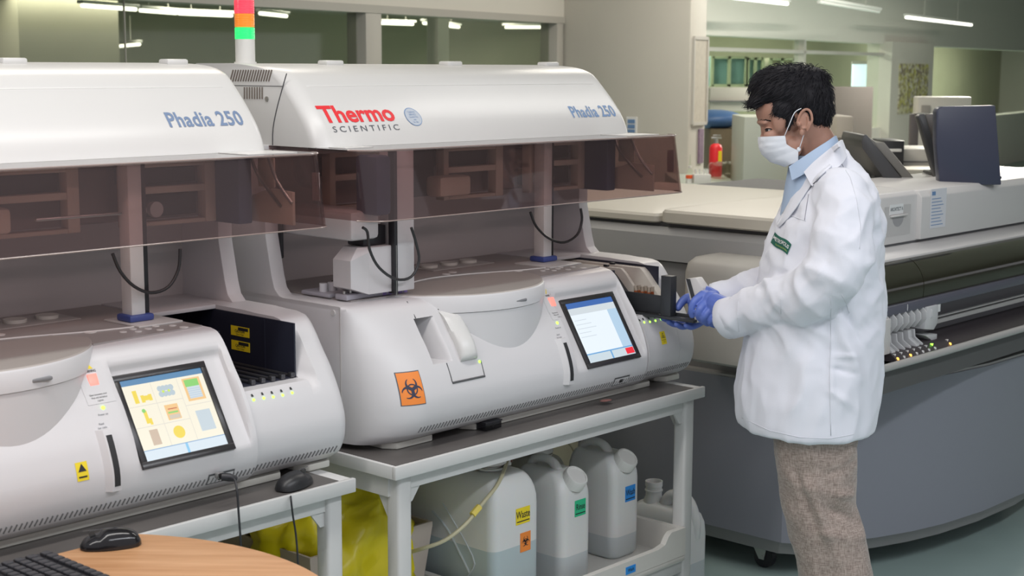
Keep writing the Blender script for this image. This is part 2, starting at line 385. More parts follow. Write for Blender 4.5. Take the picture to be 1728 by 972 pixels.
# poster of coloured notes on the far post
po = px(1490, 105, 14.8)
mb = MB(); a = px(1490, 108, 15.0); b = px(1540, 205, 15.0)
PM = bpy.data.materials.new('note_poster'); PM.use_nodes = True; nt = PM.node_tree; bs = nt.nodes['Principled BSDF']
vo = nt.nodes.new('ShaderNodeTexVoronoi'); vo.inputs['Scale'].default_value = 24; tc = nt.nodes.new('ShaderNodeTexCoord'); rp = nt.nodes.new('ShaderNodeValToRGB')
rp.color_ramp.elements[0].position = .30; rp.color_ramp.elements[0].color = (.24, .20, .16, 1); rp.color_ramp.elements[1].position = .75; rp.color_ramp.elements[1].color = (.60, .57, .48, 1)
e = rp.color_ramp.elements.new(.48); e.color = (.50, .48, .12, 1)
nt.links.new(tc.outputs['Object'], vo.inputs['Vector']); nt.links.new(vo.outputs['Color'], rp.inputs['Fac']); nt.links.new(rp.outputs['Color'], bs.inputs['Base Color'])
KP = px(1509, 150, 14.6)
aP, bP = hitR(1488), hitR(1536)
mb.box((aP, -.135, px(1500, 205, 17.8).z), (bP, -.121, px(1500, 106, 17.8).z), M=Matrix.Translation(KR) @ RM)
tag(mb.build('wall_poster', PM), 'poster of small yellow-green notes on the far post', 'poster')
# papers on the big column: narrow face and the little blue one
def onnarrow(x0, x1, y0, y1, m, name, label, cat, out=.012):
    # the narrow right-hand face of the column runs along U2 from KC
    def hp(x, y):
        d = FW + RT * ((x - CX) / FPX) - UP * ((y - CY) / FPX); k = (KC - EYEP).dot(V2) / d.dot(V2); q = EYEP + d * k; return (q - KC).dot(U2), q.z
    a = hp(x0, y0); b = hp(x1, y1); mb = MB()
    mb.box((a[0], -out, min(a[1], b[1])), (b[0], 0, max(a[1], b[1])), M=Matrix.Translation(KC) @ RM)
    return tag(mb.build(name, m), label, cat), a, b
PAPER = mat('notice_paper', (.50, .46, .39), .6, var=.15, vscale=30)
o, a, b = onnarrow(1169, 1189, 64, 208, PAPER, 'framed_notice', 'tall framed notice on the narrow face of the big column', 'notice')
m2 = MB()
for z_ in (a[1], b[1]): m2.box((a[0], -.018, z_ - .010), (b[0], 0, z_ + .012), M=Matrix.Translation(KC) @ RM)
for x_ in (a[0], b[0]): m2.box((x_ - .010, -.018, b[1]), (x_ + .010, 0, a[1]), M=Matrix.Translation(KC) @ RM)
m2.build('frame', ALU, o)
onnarrow(1178, 1184, 218, 275, mat('strip_chart', (.22, .15, .22), .6, var=.4, vscale=40), 'strip_notice', 'thin dark red and blue strip notice low on the column', 'notice')
def onwide(x0, x1, y0, y1, m, name, label, cat):
    def hp(x, y):
        d = FW + RT * ((x - CX) / FPX) - UP * ((y - CY) / FPX); k = (KC - EYEP).dot(U2) / d.dot(U2); q = EYEP + d * k; return (q - KC).dot(V2), q.z
    a = hp(x0, y0); b = hp(x1, y1); mb = MB()
    mb.box((-.01, min(a[0], b[0]), min(a[1], b[1])), (0, max(a[0], b[0]), max(a[1], b[1])), M=Matrix.Translation(KC) @ RM)
    return tag(mb.build(name, m), label, cat), a, b
o, a, b = onwide(1058, 1075, 197, 226, WHT, 'small_notice', 'small white and blue notice on the big column above the right instrument', 'notice')
m2 = MB()
for f0, f1 in ((.15, .38), (.45, .68), (.75, .92)):
    m2.box((-.013, min(a[0], b[0]) + .012, a[1] + (b[1] - a[1]) * f1), (-.010, max(a[0], b[0]) - .012, a[1] + (b[1] - a[1]) * f0), M=Matrix.Translation(KC) @ RM)
m2.build('blue_bands', PBLUE, o)

# ================================================================ the instruments
SC2, SC1, DS = -.575, -1.945, -1.37
PROF = [(.775, .125), (.785, .101), (.80, .078), (.83, .061), (.86, .056), (.89, .058), (.93, .071), (.96, .085), (1.0, .108), (1.03, .130), (1.07, .157), (1.095, .178), (1.106, .195), (1.11, .215)]
POD0, POD1 = -.520, -.178
def fbody(s, z):
    t = cub(PROF, z)
    if POD0 < s < POD1 - .012 and .85 < z < 1.085:
        tp = .060 + (z - .88) * .61
        wgt = sstep(POD0, POD0 + .008, s) * (1 - sstep(POD1 - .020, POD1 - .012, s))
        t = t + max(0, tp - t) * wgt * (1 - sstep(1.050, 1.085, z))
    if s > POD1: t += .014
    d = (s + 1.21) / .14
    if d < 1: t = .22 - (.22 - t) * math.sqrt(max(0, 1 - (1 - max(d, 0)) ** 2.2))
    d = (.06 - s) / .035
    if d < 1: t = t + .035 * (1 - math.sqrt(max(0, 1 - (1 - max(d, 0)) ** 2)))
    return t
HPROF = [(1.487, .310), (1.51, .318), (1.54, .334), (1.57, .357), (1.60, .384), (1.635, .419), (1.66, .447), (1.672, .474), (1.681, .51), (1.687, .57), (1.69, .64)]
def fhood(s, z):
    t = cub(HPROF, z)
    for d in ((s + 1.19) / .045, (.03 - s) / .025):
        if d < 1: t += .04 * (1 - math.sqrt(max(0, 1 - (1 - max(d, 0)) ** 2)))
    return t
def hit(x, y, fn, ds=0):               # where the photo's pixel meets the instrument's front
    t = .1
    for _ in range(25):
        p = pt(x, y, t); t = .5 * t + .5 * fn(p.x - ds, p.z)
    return p.x - ds, p.z
def wrap(fn, s0, z0, kz=.86, lift=.0012):
    return lambda a, b: (s0 + a, fn(s0 + a, z0 + b * kz) - lift, z0 + b * kz)
SCRM = {}
def scr(name, col, e=1.05):
    if 'screen_' + name in MATS: return MATS['screen_' + name]
    m = mat('screen_' + name, (.01, .01, .01), .3, emit=e, ecol=col); return m

def instrument(sc, which):
    global POD1
    two = which == 2; POD1 = -.198 if two else -.222
    root = thing('allergy_analyzer', 'white benchtop blood analyzer with red maker lettering and signal tower, right of the pair' if two else
                 'white benchtop blood analyzer with an open dark sample bay, cut by the left edge', 'laboratory analyzer', row(sc, .45, .762), ROWROT)
    OFF = V((-SC2, -.45, -.762))
    def part(mb, name, m, par=None, label=None, **k):
        o = mb.build(name, m, par or root, OFF if par is None else None, **k)
        if label: o['label'] = label
        return o
    fx, fs_ = (.018, .020) if two else (-.022, -.006)
    # ---- base shell
    def grid(s0, s1, z0, z1, fn, brk_s=(), brk_z=(), n=90, m=46):
        xs = sorted(set([s0 + (s1 - s0) * i / n for i in range(n + 1)] + [b + e for b in brk_s for e in (-.0012, .0012) if s0 < b < s1]))
        zs = sorted(set([z0 + (z1 - z0) * (i / m) for i in range(m + 1)] + [b + e for b in brk_z for e in (-.0012, .0012)] + [p[0] for p in PROF if z0 <= p[0] <= z1]))
        return xs, zs
    HR = (-1.028, -.962, .962, 1.066)
    def fb(s, z):
        t = fbody(s, z)
        if HR[0] < s < HR[1] and HR[2] < z < HR[3]:
            t += .15 * (1 - sstep(HR[0] + .026, HR[1] + .001, s) ** .7)
        return t
    xs, zs = grid(-1.21, POD1, .775, 1.11, fb, (POD0 + .004, HR[0], HR[1], POD1 - .016, HR[0] + .036, HR[0] + .044, HR[0] + .052, HR[0] + .060), (HR[2], HR[3], 1.060), 110, 52)
    mb = MB(); rings = [[(x, fb(x, z), z) for z in zs] + [(x, .80, 1.11), (x, .85, 1.10), (x, .85, .775)] for x in xs]
    body = part(mb.loft(rings, True), 'base_housing', PL, angle=32)
    # right-hand loading module: low front, tall outer wall
    xs2, _ = grid(POD1, .06, .785, .955, fbody, (-.036,), (), 30)
    mb = MB(); zlow = [z for z in zs if z <= .972]
    mb.loft([[(x, fbody(x, z), z) for z in zlow] + [(x, fbody(x, .972) + .008, .978), (x, .78, .978), (x, .85, .775)] for x in xs2 if x <= -.03], True)
    xs3 = [-.034 + .094 * i / 14 for i in range(15)]
    def ftop(x, z):                     # the outer wall, its bay-side edge bevelled back
        t = fbody(x, z)
        k = max(0, (-.008 - x) / .026)
        return t + .045 * k * sstep(.95, .99, z) * (1 - sstep(1.06, 1.105, z))
    mb.loft([[(x, ftop(x, z), z) for z in zs] + [(x, .30, 1.1105), (x, .34, 1.113), (x, .80, 1.114), (x, .85, 1.10), (x, .85, .775)] for x in xs3], True)
    part(mb, 'loading_module', PL, angle=32)
    mb = MB().box((POD1 + .001, .15, .978), (-.036, .78, .981)).box((POD1 + .001, .19, .978), (POD1 + .005, .78, 1.104)).box((-.040, .15, .978), (-.036, .78, 1.104)).box((POD1 + .001, .62, .978), (-.036, .63, 1.11))
    mb.box((-.0415, .255, .98), (-.040, .26, 1.10))
    liner = part(mb, 'bay_liner', DARKB)
    mb = MB()
    for k in range(5):
        s = -.16 + k * .028
        mb.cyl((s, .15, .984), (s, .60, .984), .004, n=8).box((s - .006, .145, .980), (s + .006, .16, .992), .003)
    part(mb, 'rack_guides', mat('dark_steel', (.12, .12, .13), .35, .8), liner)
    # deck ledge around the bay and the raised strip with its screws
    mb = MB().box((POD1 + .001, .45, 1.104), (-.034, .655, 1.1145), .002)
    part(mb, 'rear_ledge', PL)
    # ---- deck
    mb = MB().prism([(-1.14, .26), (-1.14, .65), (POD1 - .008, .65), (POD1 - .008, .235), (-.52, .21), (-.52, .30), (-.94, .30), (-.94, .25)], 1.109, 1.1135, 'z')
    deck = part(mb, 'deck_panel', DECK)
    mb = MB()
    for s, t, r in ((-.64, .43, .012), (-.60, .445, .012), (-.45, .335, .014), (-.80, .45, .01), (-.77, .46, .01), (-.40, .285, .008), (-.365, .30, .008), (-.375, .265, .008), (-.34, .28, .008), (-.31, .295, .008), (-.33, .25, .008), (-.28, .275, .008), (-.275, .24, .01)):
        part(MB().cyl((s, t, 1.113), (s, t, 1.1148), r, n=16), 'well', mat('white_well', (.72, .70, .68), .35), deck)
    mb = MB().box((-.62, .50, 1.113), (-.37, .62, 1.1155), .001); part(mb, 'reagent_basin', mat('basin_grey', (.46, .44, .42), .3), deck)
    mb = MB()
    for k in range(3): mb.cyl((-.58 + k * .08, .56, 1.115), (-.58 + k * .08, .56, 1.123), .026, n=20)
    part(mb, 'basin_cups', mat('cup_white', (.70, .68, .62), .3), deck)
    mb = MB().tube([(-1.02, .325, 1.1142), (-.88, .36, 1.1142), (-.73, .40, 1.1142), (-.60, .385, 1.1142), (-.52, .36, 1.1142), (-.42, .33, 1.1142), (-.26, .31, 1.1142)], .0022, 6)
    part(mb, 'deck_seam', PLH, deck)
    mb = MB().box((-.35, .30, 1.113), (POD1 - .012, .44, 1.118), .003); part(mb, 'pale_tray_lid', mat('lid_pale', (.56, .545, .53), .32), deck)
    # sample corner with small vials and a labelled strip (far left of the deck)
    mb = MB().box((-1.15, .265, 1.1135), (-.95, .31, 1.128), .004).box((-1.15, .33, 1.1135), (-.93, .44, 1.124), .004)
    vr = part(mb, 'vial_rack', mat('rack_lilac', (.42, .41, .46), .4))
    mb = MB()
    for k in range(7): part(MB().cyl((-1.13 + k * .027, .375, 1.123), (-1.13 + k * .027, .375, 1.145), .0105, n=14), 'vial_cap', mat('cap_white', (.75, .75, .78), .3), vr)
    mb = MB().box((-1.05, .40, 1.124), (-.99, .44, 1.137), .002); part(mb, 'black_vial_block', DARK, vr)
    mb = MB()
    for k in range(5): part(MB().box((-1.03 + k * .018, .264, 1.1145), (-1.018 + k * .018, .2655, 1.126)), 'printed_label', mat('lilac_print', (.25, .18, .45), .5), vr)
    for k in range(4): part(MB().cyl((-1.14 + k * .02, .285, 1.127), (-1.14 + k * .02, .285, 1.135), .004, n=10), 'pin', METAL, vr)
    # ---- round carousel lid bulging out over the front
    def caro(z, r=.300, c=(-.733 if two else -.763, .385), a0=200, a1=340, n=40):
        return [(c[0] + r * math.cos(R(a0 + (a1 - a0) * i / n)), c[1] + r * math.sin(R(a0 + (a1 - a0) * i / n)), z) for i in range(n + 1)]
    mb = MB(); cx_ = 0 if two else -.03
    for r_, z0, z1 in ((.300, 1.069, 1.108), (.2975, .90, 1.0675)):
        back = lambda z: [(-.47 + cx_, .40, z), (-.99 + cx_, .40, z)]
        mb.loft([caro(z0, r_) + back(z0), caro(z1, r_) + back(z1)] + ([caro(1.112, .297) + back(1.112)] if r_ == .3 else []), True)
    # keep only what stands proud of the sloping face: the rest lies inside the housing
    lid = part(mb, 'carousel_cover', PL, angle=50)
    mb = MB().loft([caro(1.112, .297) + [(-.5 + cx_, .36, 1.112), (-.96 + cx_, .36, 1.112)], caro(1.1145, .294) + [(-.5 + cx_, .36, 1.1145), (-.96 + cx_, .36, 1.1145)]], True)
    part(mb, 'carousel_top', mat('lid_top', (.40, .36, .335), .36), lid)
    a0, z0 = hit(880, 507, lambda s, z: .385 - math.sqrt(max(0, .3 ** 2 - (s + .733) ** 2)))
    mb = MB().box((a0 - .022, .085, z0 - .004), (a0 + .022, .12, z0 + .004), .003); part(mb, 'finger_slot', mat('slot_grey', (.22, .22, .23), .5), lid)
    # ---- handles and door on the left of the front
    def onbody(pts, r=.0016, lift=.0005):
        return [(s, fbody(s, z) - lift, z) for s, z in pts]
    h = []
    for (xa, ya), (xb, yb) in (((745, 530), (802, 597)),):
        pass
    mb = MB(); rings = []
    for i in range(13):
        z = .957 + (1.075 - .957) * i / 12
        e = math.sin(math.pi * min(1, max(0, i / 12))) ** .35 if 0 < i < 12 else .1
        s0, s1 = -.938, -.878
        t0 = fbody(-.91, z)
        rings.append([(s0 + .004, t0 + .006, z), (s0, t0 - .016 * e, z), (s0 + .01, t0 - .028 * e, z), (s0 + .04, t0 - .030 * e, z), (s1 - .01, t0 - .026 * e, z), (s1, t0 - .012 * e, z), (s1 - .002, t0 + .006, z)])
    part(mb.loft(rings, True), 'door_handle', PLH, angle=60)
    for pts_, r_ in (([(-1.016, 1.105), (-1.022, 1.068)], .0016), ([(-.932, 1.105), (-.935, 1.078)], .0016), ([(-.985, .96), (-.985, .93), (-.985, .915)], .0014),
                     ([(-.985, .913), (-.93, .913), (-.87, .913)], .003), ([(-.87, .915), (-.868, .95)], .0014), ([(-.905, 1.105), (-.895, 1.075), (-.89, 1.068)], .0012)):
        part(MB().tube(onbody(pts_), r_, 6), 'door_seam', SEAM)
    # ---- bottom vents, side seam, feet
    mb = MB()
    for k in range(104):
        s = -1.09 + k * .0108
        if s > .035: break
        z = .812
        mb.tube([(s, fbody(s, z + .007) - .0012, z + .007), (s - .003, fbody(s - .003, z - .007) - .0012, z - .007)], .0015, 4, 1)
    part(mb, 'vent_slots', mat('vent_grey', (.20, .20, .20), .7))
    mb = MB().box((-1.2115, .219, .80), (-1.209, .2215, 1.108)); part(mb, 'side_seam', PLI)
    p = ps(563, 528, -1.21); mb = MB().cyl((-1.2125, p.y, p.z), (-1.209, p.y, p.z), .007, n=18); part(mb, 'side_screw', PLH)
    mb = MB()
    for a, b in ((-1.134, -.99), (-.86, -.10), (-.04, .045)):
        mb.prism([(a - .01, .15), (a + .012, .118), (b - .012, .118), (b + .01, .15), (b, .80), (a, .80)], .7605, .7765, 'z', .003)
    part(mb, 'foot_plate', FOOT)
    # ---- upper structure
    side = [(.425, 1.108), (.452, 1.114), (.470, 1.130), (.480, 1.16), (.502, 1.262), (.500, 1.488), (.85, 1.488), (.85, 1.108)]
    for a, b in ((-1.21, -1.168), (.016, .058)):
        part(MB().prism(side, a, b, 'x', .003), 'side_pillar', PL)
    mb = MB().box((-1.17, .655, 1.10), (.02, .67, 1.49)); part(mb, 'inner_back_panel', PLI)
    mb = MB().box((-1.1685, .49, 1.20), (-1.160, .525, 1.30), .008); part(mb, 'pillar_slot', DARK)
    part(MB().box((-1.16, .36, 1.470), (.01, .84, 1.486)), 'hood_underside', PLI)
    part(MB().box((-1.155, .24, 1.262), (-1.06, .655, 1.335), .012), 'inner_duct', PL)
    # hood
    hz = [p[0] for p in HPROF]; zz = []
    for a, b in zip(hz, hz[1:]): zz += [a, (a + b) / 2]
    zz.append(1.69)
    xs = sorted(set([-1.19 + 1.22 * i / 30 for i in range(31)] + [-1.19 + .045 * (i / 8) ** 1.6 for i in range(9)] + [.03 - .025 * (i / 6) ** 1.6 for i in range(7)]))
    hood = part(MB().loft([[(x, fhood(x, z), z) for z in zz] + [(x, .80, 1.69), (x, .855, 1.67), (x, .855, 1.487)] for x in xs], True), 'hood', PLH, angle=40)
    def onhood(pts, lift=.0002): return [(s, fhood(s, z) - lift, z) for s, z in pts]
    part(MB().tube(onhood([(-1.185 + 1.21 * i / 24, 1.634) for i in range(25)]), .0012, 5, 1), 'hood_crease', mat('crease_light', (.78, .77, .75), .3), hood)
    mb = MB().tube([(-1.1905, .49, 1.488), (-1.1905, .487, 1.53), (-1.1905, .47, 1.58), (-1.1905, .447, 1.63), (-1.1905, .43, 1.665)], .0016, 6)
    mb.tube([(-1.1905, .447, 1.634), (-1.1905, .85, 1.634)], .0008, 5)
    part(mb, 'hood_side_seam', SEAM, hood)
    mb = MB()
    for row_, n, xa, xb, yt, yb in ((0, 16, 394, 459, 118, 137), (1, 8, 413, 443, 147, 167)):
        for k in range(n):
            x = xa + (xb - xa) * k / (n - 1); a = ps(x, yt, -1.19); b = ps(x - 5 * (1 - row_), yb, -1.19)
            mb.tube([(-1.1908, a.y, a.z), (-1.1908, b.y, b.z)], .0021, 5, 1)
    part(mb, 'side_vents', mat('vent_brown', (.20, .17, .145), .7), hood)
    p = ps(451, 167, -1.19); part(MB().cyl((-1.193, p.y, p.z), (-1.188, p.y, p.z), .0065, n=16), 'lock', METAL, hood)
    mb = MB()
    for s in (-.92, -.47, -.045):
        part(MB().box((s - .03, .56, 1.684), (s + .03, .60, 1.699), .005), 'hinge_tab', PLH, hood)
    mb = MB().box((-1.185, .33, 1.4825), (.02, .36, 1.4875)); part(mb, 'hood_gap', SEAM, hood)
    # ---- smoked cover
    def cpath(z, off=0):
        k = (z - 1.325) / .162; t0 = .118 + .027 * k + off; a, b = -1.195 + off, .062 - off; rr = .055 - off
        pts = [(a, .50)]
        for i in range(9):
            q = R(180 + 90 * i / 8); pts.append((a + rr + rr * math.cos(q), t0 + rr + rr * math.sin(q)))
        for i in range(9):
            q = R(270 + 90 * i / 8); pts.append((b - rr + rr * math.cos(q), t0 + rr + rr * math.sin(q)))
        pts.append((b, .46)); return [(x, y, z) for x, y in pts]
    th = .004; mb = MB()
    zc = [1.320, 1.324, 1.40, 1.482]
    outer = [cpath(z) for z in zc]; inner = [cpath(z, th) for z in zc]
    n = len(outer[0])
    vs = [p for r_ in outer for p in r_] + [p for r_ in inner for p in r_]; m_ = len(zc); fs = []
    for i in range(m_ - 1):
        for j in range(n - 1):
            a = i * n + j; fs.append((a, a + 1, a + n + 1, a + n)); a += m_ * n; fs.append((a, a + n, a + n + 1, a + 1))
    for j in range(n - 1):
        fs.append((j, m_ * n + j, m_ * n + j + 1, j + 1)); a = (m_ - 1) * n + j; fs.append((a, a + 1, m_ * n + a + 1, m_ * n + a))
    mb.add(vs, fs); 
    cover = part(mb, 'smoked_cover', SMOKE, angle=50)
    top = cpath(1.4825); mb = MB().loft([top, [(x, y, 1.4868) for x, y, z in top]], True, True)
    part(mb, 'cover_top', SMOKE, cover)
    mb = MB().tube([(x, y, 1.4860) for x, y, z in cpath(1.487, -.0015)[1:-1]], .0022, 6, 1).tube([(x, y, 1.3205) for x, y, z in cpath(1.32, -.0005)[1:-1]], .0018, 6, 1)
    part(mb, 'cover_rim', mat('rim_smoke', (.30, .23, .21), .15), cover)
    mb = MB().box((-1.16, .25, 1.487), (-1.07, .32, 1.4885)).box((-.12, .20, 1.487), (.02, .31, 1.4885)); part(mb, 'cover_hinge_strip', PLH, cover)
    mb = MB().box((.0625, .175, 1.375), (.0645, .20, 1.44)); part(mb, 'white_edge_label', WHT, cover)
    # ---- robotics behind the cover
    def rail(x0, x1, y0, y1, t, th=.03):
        a = pt(x0, y0, t); b = pt(x1, y1, t); return (a.x, t, b.z), (b.x, t + th, a.z)
    mb = MB()
    for (s0, s1) in ((-.285, -.035), (-.64, -.40), (-1.05, -.80)):
        for z0, z1 in ((1.452, 1.478), (1.392, 1.408), (1.318, 1.328)): mb.box((s0, .44, z0), (s1, .47, z1), .002)
        mb.box((s1 - .03, .438, 1.318), (s1, .47, 1.478), .002).box((s0, .438, 1.318), (s0 + .02, .47, 1.478), .002)
    part(mb, 'gantry_frame', BEIGE)
    for s0, s1, z0, z1 in ((-.26, -.065, 1.412, 1.448), (-.25, -.065, 1.335, 1.386), (-.615, -.43, 1.408, 1.45), (-1.02, -.83, 1.40, 1.45), (-.80, -.64, 1.33, 1.46)):
        part(MB().box((s0, .475, z0), (s1, .52, z1), .003), 'motor_rail', mat('motor_dark', (.05, .05, .06), .4))
    part(MB().box((-.40, .50, 1.33), (-.285, .52, 1.47), .003).box((-1.16, .52, 1.325), (-.02, .53, 1.478)), 'gantry_back', mat('gantry_brown', (.22, .185, .185), .5))
    part(MB().box((-.72, .37, 1.335), (-.60, .43, 1.39), .01), 'robot_head', BEIGE)
    part(MB().box((-.035, .35, 1.315), (.005, .47, 1.478), .004), 'cable_chain_box', NAVY)
    part(MB().prism([(.12 + .10, 1.335), (.22, 1.395), (.30, 1.40), (.44, 1.36), (.46, 1.33), (.44, 1.318), (.22, 1.318)], .020, .028, 'x', .001).box((.03, .30, 1.40), (.036, .36, 1.47), .002), 'hinge_bracket', BEIGE)
    part(MB().tube([(.015, .30, 1.475), (.015, .27, 1.42), (.018, .22, 1.37)], .004, 8).tube([(.012, .36, 1.475), (.014, .34, 1.43), (.018, .26, 1.36)], .004, 8), 'hinge_links', METAL)
    mb = MB()
    for k in range(2): mb.cyl((-.255 + k * .045, .425, 1.357), (-.255 + k * .045, .44, 1.357), .018, n=22)
    part(mb, 'pulley', PLI)
    # sampler column with its blue foot
    if two: cs, ct = -.262, .385
    else:
        p = torow(pz(236, 537, 1.125)); cs, ct = p.x - DS, p.y
    colm = part(MB().box((cs - .02, ct, 1.13), (cs + .016, ct + .04, 1.478), .003), 'sampler_column', PLH)
    part(MB().box((cs + .016, ct + .006, 1.13), (cs + .030, ct + .036, 1.478), .001), 'column_rail', DARK, colm)
    part(MB().box((cs - .030, ct - .008, 1.118), (cs + .034, ct + .048, 1.134), .005), 'column_foot', BLUE, colm)
    RUB = mat('cable_black', (.03, .03, .032), .35)
    if two: q = [(1015 - 120, 358), (905, 382), (926, 402), (952, 409), (974, 396), (982, 372), (980, 352)]
    else: q = [(190, 428), (203, 458), (226, 483), (255, 494), (284, 484), (301, 455), (304, 420)]
    pts = [pt(x, y, ct - .014) for x, y in q]; pts = [(p.x - (0 if two else DS), p.y, p.z) for p in pts]
    part(MB().tube(pts, .0038, 10, 4), 'looped_cable', RUB)
    if two:
        # pipetting block at the left of the deck
        bt = .235
        def bq(x, y, t=bt): p = pt(x, y, t); return p
        a = bq(661, 419); b = bq(697, 491); 
        s0 = bq(612, 460).x; s1 = bq(661, 460).x; s2 = bq(697, 460).x
        zt, zb = bq(640, 416).z, 1.128
        blk = MB().prism([(bt + .0, zt - .0), (bt + .085, zt), (bt + .085, zb + .012), (bt, zb), (bt - .0, zb)], s0 + .02, s1, 'x', .002)
        blk.loft([[(s0 - .03, bt + .01, zb + .018), (s0 + .02, bt, zb), (s0 + .02, bt + .085, zb), (s0 - .03, bt + .075, zb + .018)],
                  [(s0 - .03, bt + .01, zt - .03), (s0 + .02, bt, zt - .012), (s0 + .02, bt + .085, zt - .012), (s0 - .03, bt + .075, zt - .03)],
                  [(s0 + .0, bt + .02, zt), (s0 + .02, bt + .005, zt), (s0 + .02, bt + .08, zt), (s0, bt + .07, zt)]], True)
        pb = part(blk, 'pipetting_block', PL, angle=30)
        part(MB().box((s1 + .008, bt - .005, zb - .002), (s2, bt + .05, 1.478), .002), 'block_column', PL, pb)
        part(MB().box((s1 - .001, bt - .012, 1.122), (s1 + .010, bt + .01, 1.478), .001).box((s0 + .022, bt + .02, zt + .002), (s1, bt + .08, zt + .05), .003), 'block_rail', DARK, pb)
        part(MB().cyl((s1 + .005, bt - .012, zt), (s1 + .005, bt - .012, 1.118), .0012, n=6), 'needle', METAL, pb)
        q = [(612, 384), (620, 392), (624, 422), (640, 452), (668, 471), (694, 467), (707, 440), (702, 410), (694, 384)]
        part(MB().tube([pt(x, y, bt - .03) for x, y in q], .0036, 10, 4), 'looped_cable', RUB)
        part(MB().box((-1.115, .19, 1.325), (-1.065, .27, 1.47), .01), 'cable_chain_box', NAVY)
    else:
        part(MB().box((-.62, .24, 1.372), (-.42, .25, 1.378), .002), 'drip_rail', METAL)
    # ---- indicator strip, card slot, ports on the front
    def dec(name, mi, fnlist, par=None):
        return part(MB(), name, mi, par)
    s0, z0 = hit(162, 645, fbody, DS); s0 += .038 if two else -.006                       # centre of the warning strip
    kz = .83
    W = wrap(fbody, s0, z0, kz)
    mb = MB(); rect(mb, -.030, -.046, .034, .046, None, fn=wrap(fbody, s0, z0, kz, .0009))
    strip = part(mb, 'warning_strip', mat('strip_grey', (.62, .61, .62), .4))
    mb = MB(); Wl = wrap(fbody, s0, z0, kz, .0016)
    mb.add([Wl(-.010, .031), Wl(.010, .031), Wl(0, .046)], [(0, 1, 2)]); part(mb, 'warning_triangle', YEL, strip)
    mb = MB(); text(mb, 'WARNING', .0075, None, .0001, .8, fn=lambda a, b: Wl(a, b + .026))
    for k, l in enumerate(('Open instrument cover', 'Wait until the button', 'is green')): text(mb, l, .0052, None, 0, .8, fn=lambda a, b, k=k: Wl(a, b - .026 - k * .0065))
    part(mb, 'strip_print', BLK, strip)
    a = fbody(s0, z0 + .004)
    mb = MB().box((-.011, -.013, 0), (.011, .013, .004), .003, 3, M=frame((s0 + .001, a + .002, z0 + .004), (1, 0, 0), (0, .5, 1)))
    part(mb, 'glowing_button', mat('button_red', (1, .25, .2), .3, emit=.9, ecol=(1, .22, .18)), strip)
    def dot(x, y, ds, r, m, name, par=None):
        s, z = hit(x, y, fbody, ds); s += fs_ if ds else 0; t = fbody(s, z)
        return part(MB().cyl((s, t + .002, z - .001), (s, t - .0016, z), r, n=14), name, m, par)
    dot(178, 687, DS, .0042, LEDG, 'green_led')
    s1_, z1_ = hit(178, 698, fbody, DS); s1_ += fs_; mb = MB(); text(mb, 'Power on', .0062, None, 0, .9, fn=wrap(fbody, s1_, z1_, kz))
    s1_, z1_ = hit(176, 717, fbody, DS); s1_ += fs_; text(mb, 'Read', .0062, None, 0, .9, fn=wrap(fbody, s1_, z1_ + .003, kz)); text(mb, 'bar code', .0062, None, 0, .9, fn=wrap(fbody, s1_, z1_ - .004, kz))
    part(mb, 'front_print', PGREY)
    # bar-code slot: a beige fin with a black slit
    sa, za = hit(170, 728, fbody, DS); sb, zb_ = hit(200, 822, fbody, DS); sb += fs_
    zt_, zb2 = .965, .845
    mb = MB(); rings = []
    for i in range(9):
        z = zb2 + (zt_ - zb2) * i / 8; t = fbody(sb, z); s_ = sb - .012
        rings.append([(s_ - .016, t + .004, z), (s_ - .002, t - .012, z), (s_ + .018, t - .012, z), (s_ + .022, t + .004, z)])
    fin = part(mb.loft(rings, True), 'bar_code_fin', PL)
    mb = MB(); rings = []
    for i in range(7):
        z = zb2 + .010 + (zt_ - zb2 - .02) * i / 6; t = fbody(sb, z); s_ = sb - .012
        rings.append([(s_ + .002, t - .0128, z), (s_ + .015, t - .0128, z), (s_ + .015, t - .0118, z), (s_ + .002, t - .0118, z)])
    part(mb.loft(rings, True), 'slit', BLK, fin)
    # USB port
    s_, z_ = hit(372, 805, fbody, DS)
    Wu = wrap(fbody, s_, z_, .95, .0008)
    mb = MB()
    rect(mb, -.034, -.0135, .034, .0135, None, fn=Wu, mi=0); rect(mb, -.031, -.011, .031, .009, None, fn=wrap(fbody, s_, z_, .95, .0014), mi=1)
    rect(mb, -.007, -.006, .007, .005, None, fn=wrap(fbody, s_, z_, .95, .002), mi=2)
    part(mb, 'port_panel', [SEAM, PL, mat('port_black', (.01, .01, .012), .5)])
    # row of lamps under the bay
    lz = []
    mb = MB(); ic = MB()
    for x, y in ((428, 675), (445, 672), (461, 670), (477, 667), (493, 663)):
        s, z = hit(x, y, fbody, DS); s += 0; t = fbody(s, z); mb.cyl((s, t + .002, z), (s, t - .0014, z), .0032, n=12)
        Wi = wrap(fbody, s, z + .009, .9); ic.add([Wi(-.003, -.002), Wi(.003, -.002), Wi(.001, .004), Wi(-.003, .004)], [(0, 1, 2, 3)])
    part(mb, 'rack_lamps', LEDG); part(ic, 'rack_lamp_icons', BLK)
    # ---- touch screen
    SX0, SX1 = -.492 + fx, -.262 + fx; z0s, z1s = .874, 1.050
    def pl(z): return .060 + (z - .88) * .61
    MX = frame(((SX0 + SX1) / 2, pl((z0s + z1s) / 2) - .004, (z0s + z1s) / 2), (1, 0, 0), (0, .61, 1))
    hw, hh = (SX1 - SX0) / 2, (z1s - z0s) / 2 * math.hypot(1, .61)
    mb = MB(); iw, ih = hw - .014, hh - .014
    mb.box((-hw, -hh, -.004), (hw, hh, .0005), .001, M=MX)
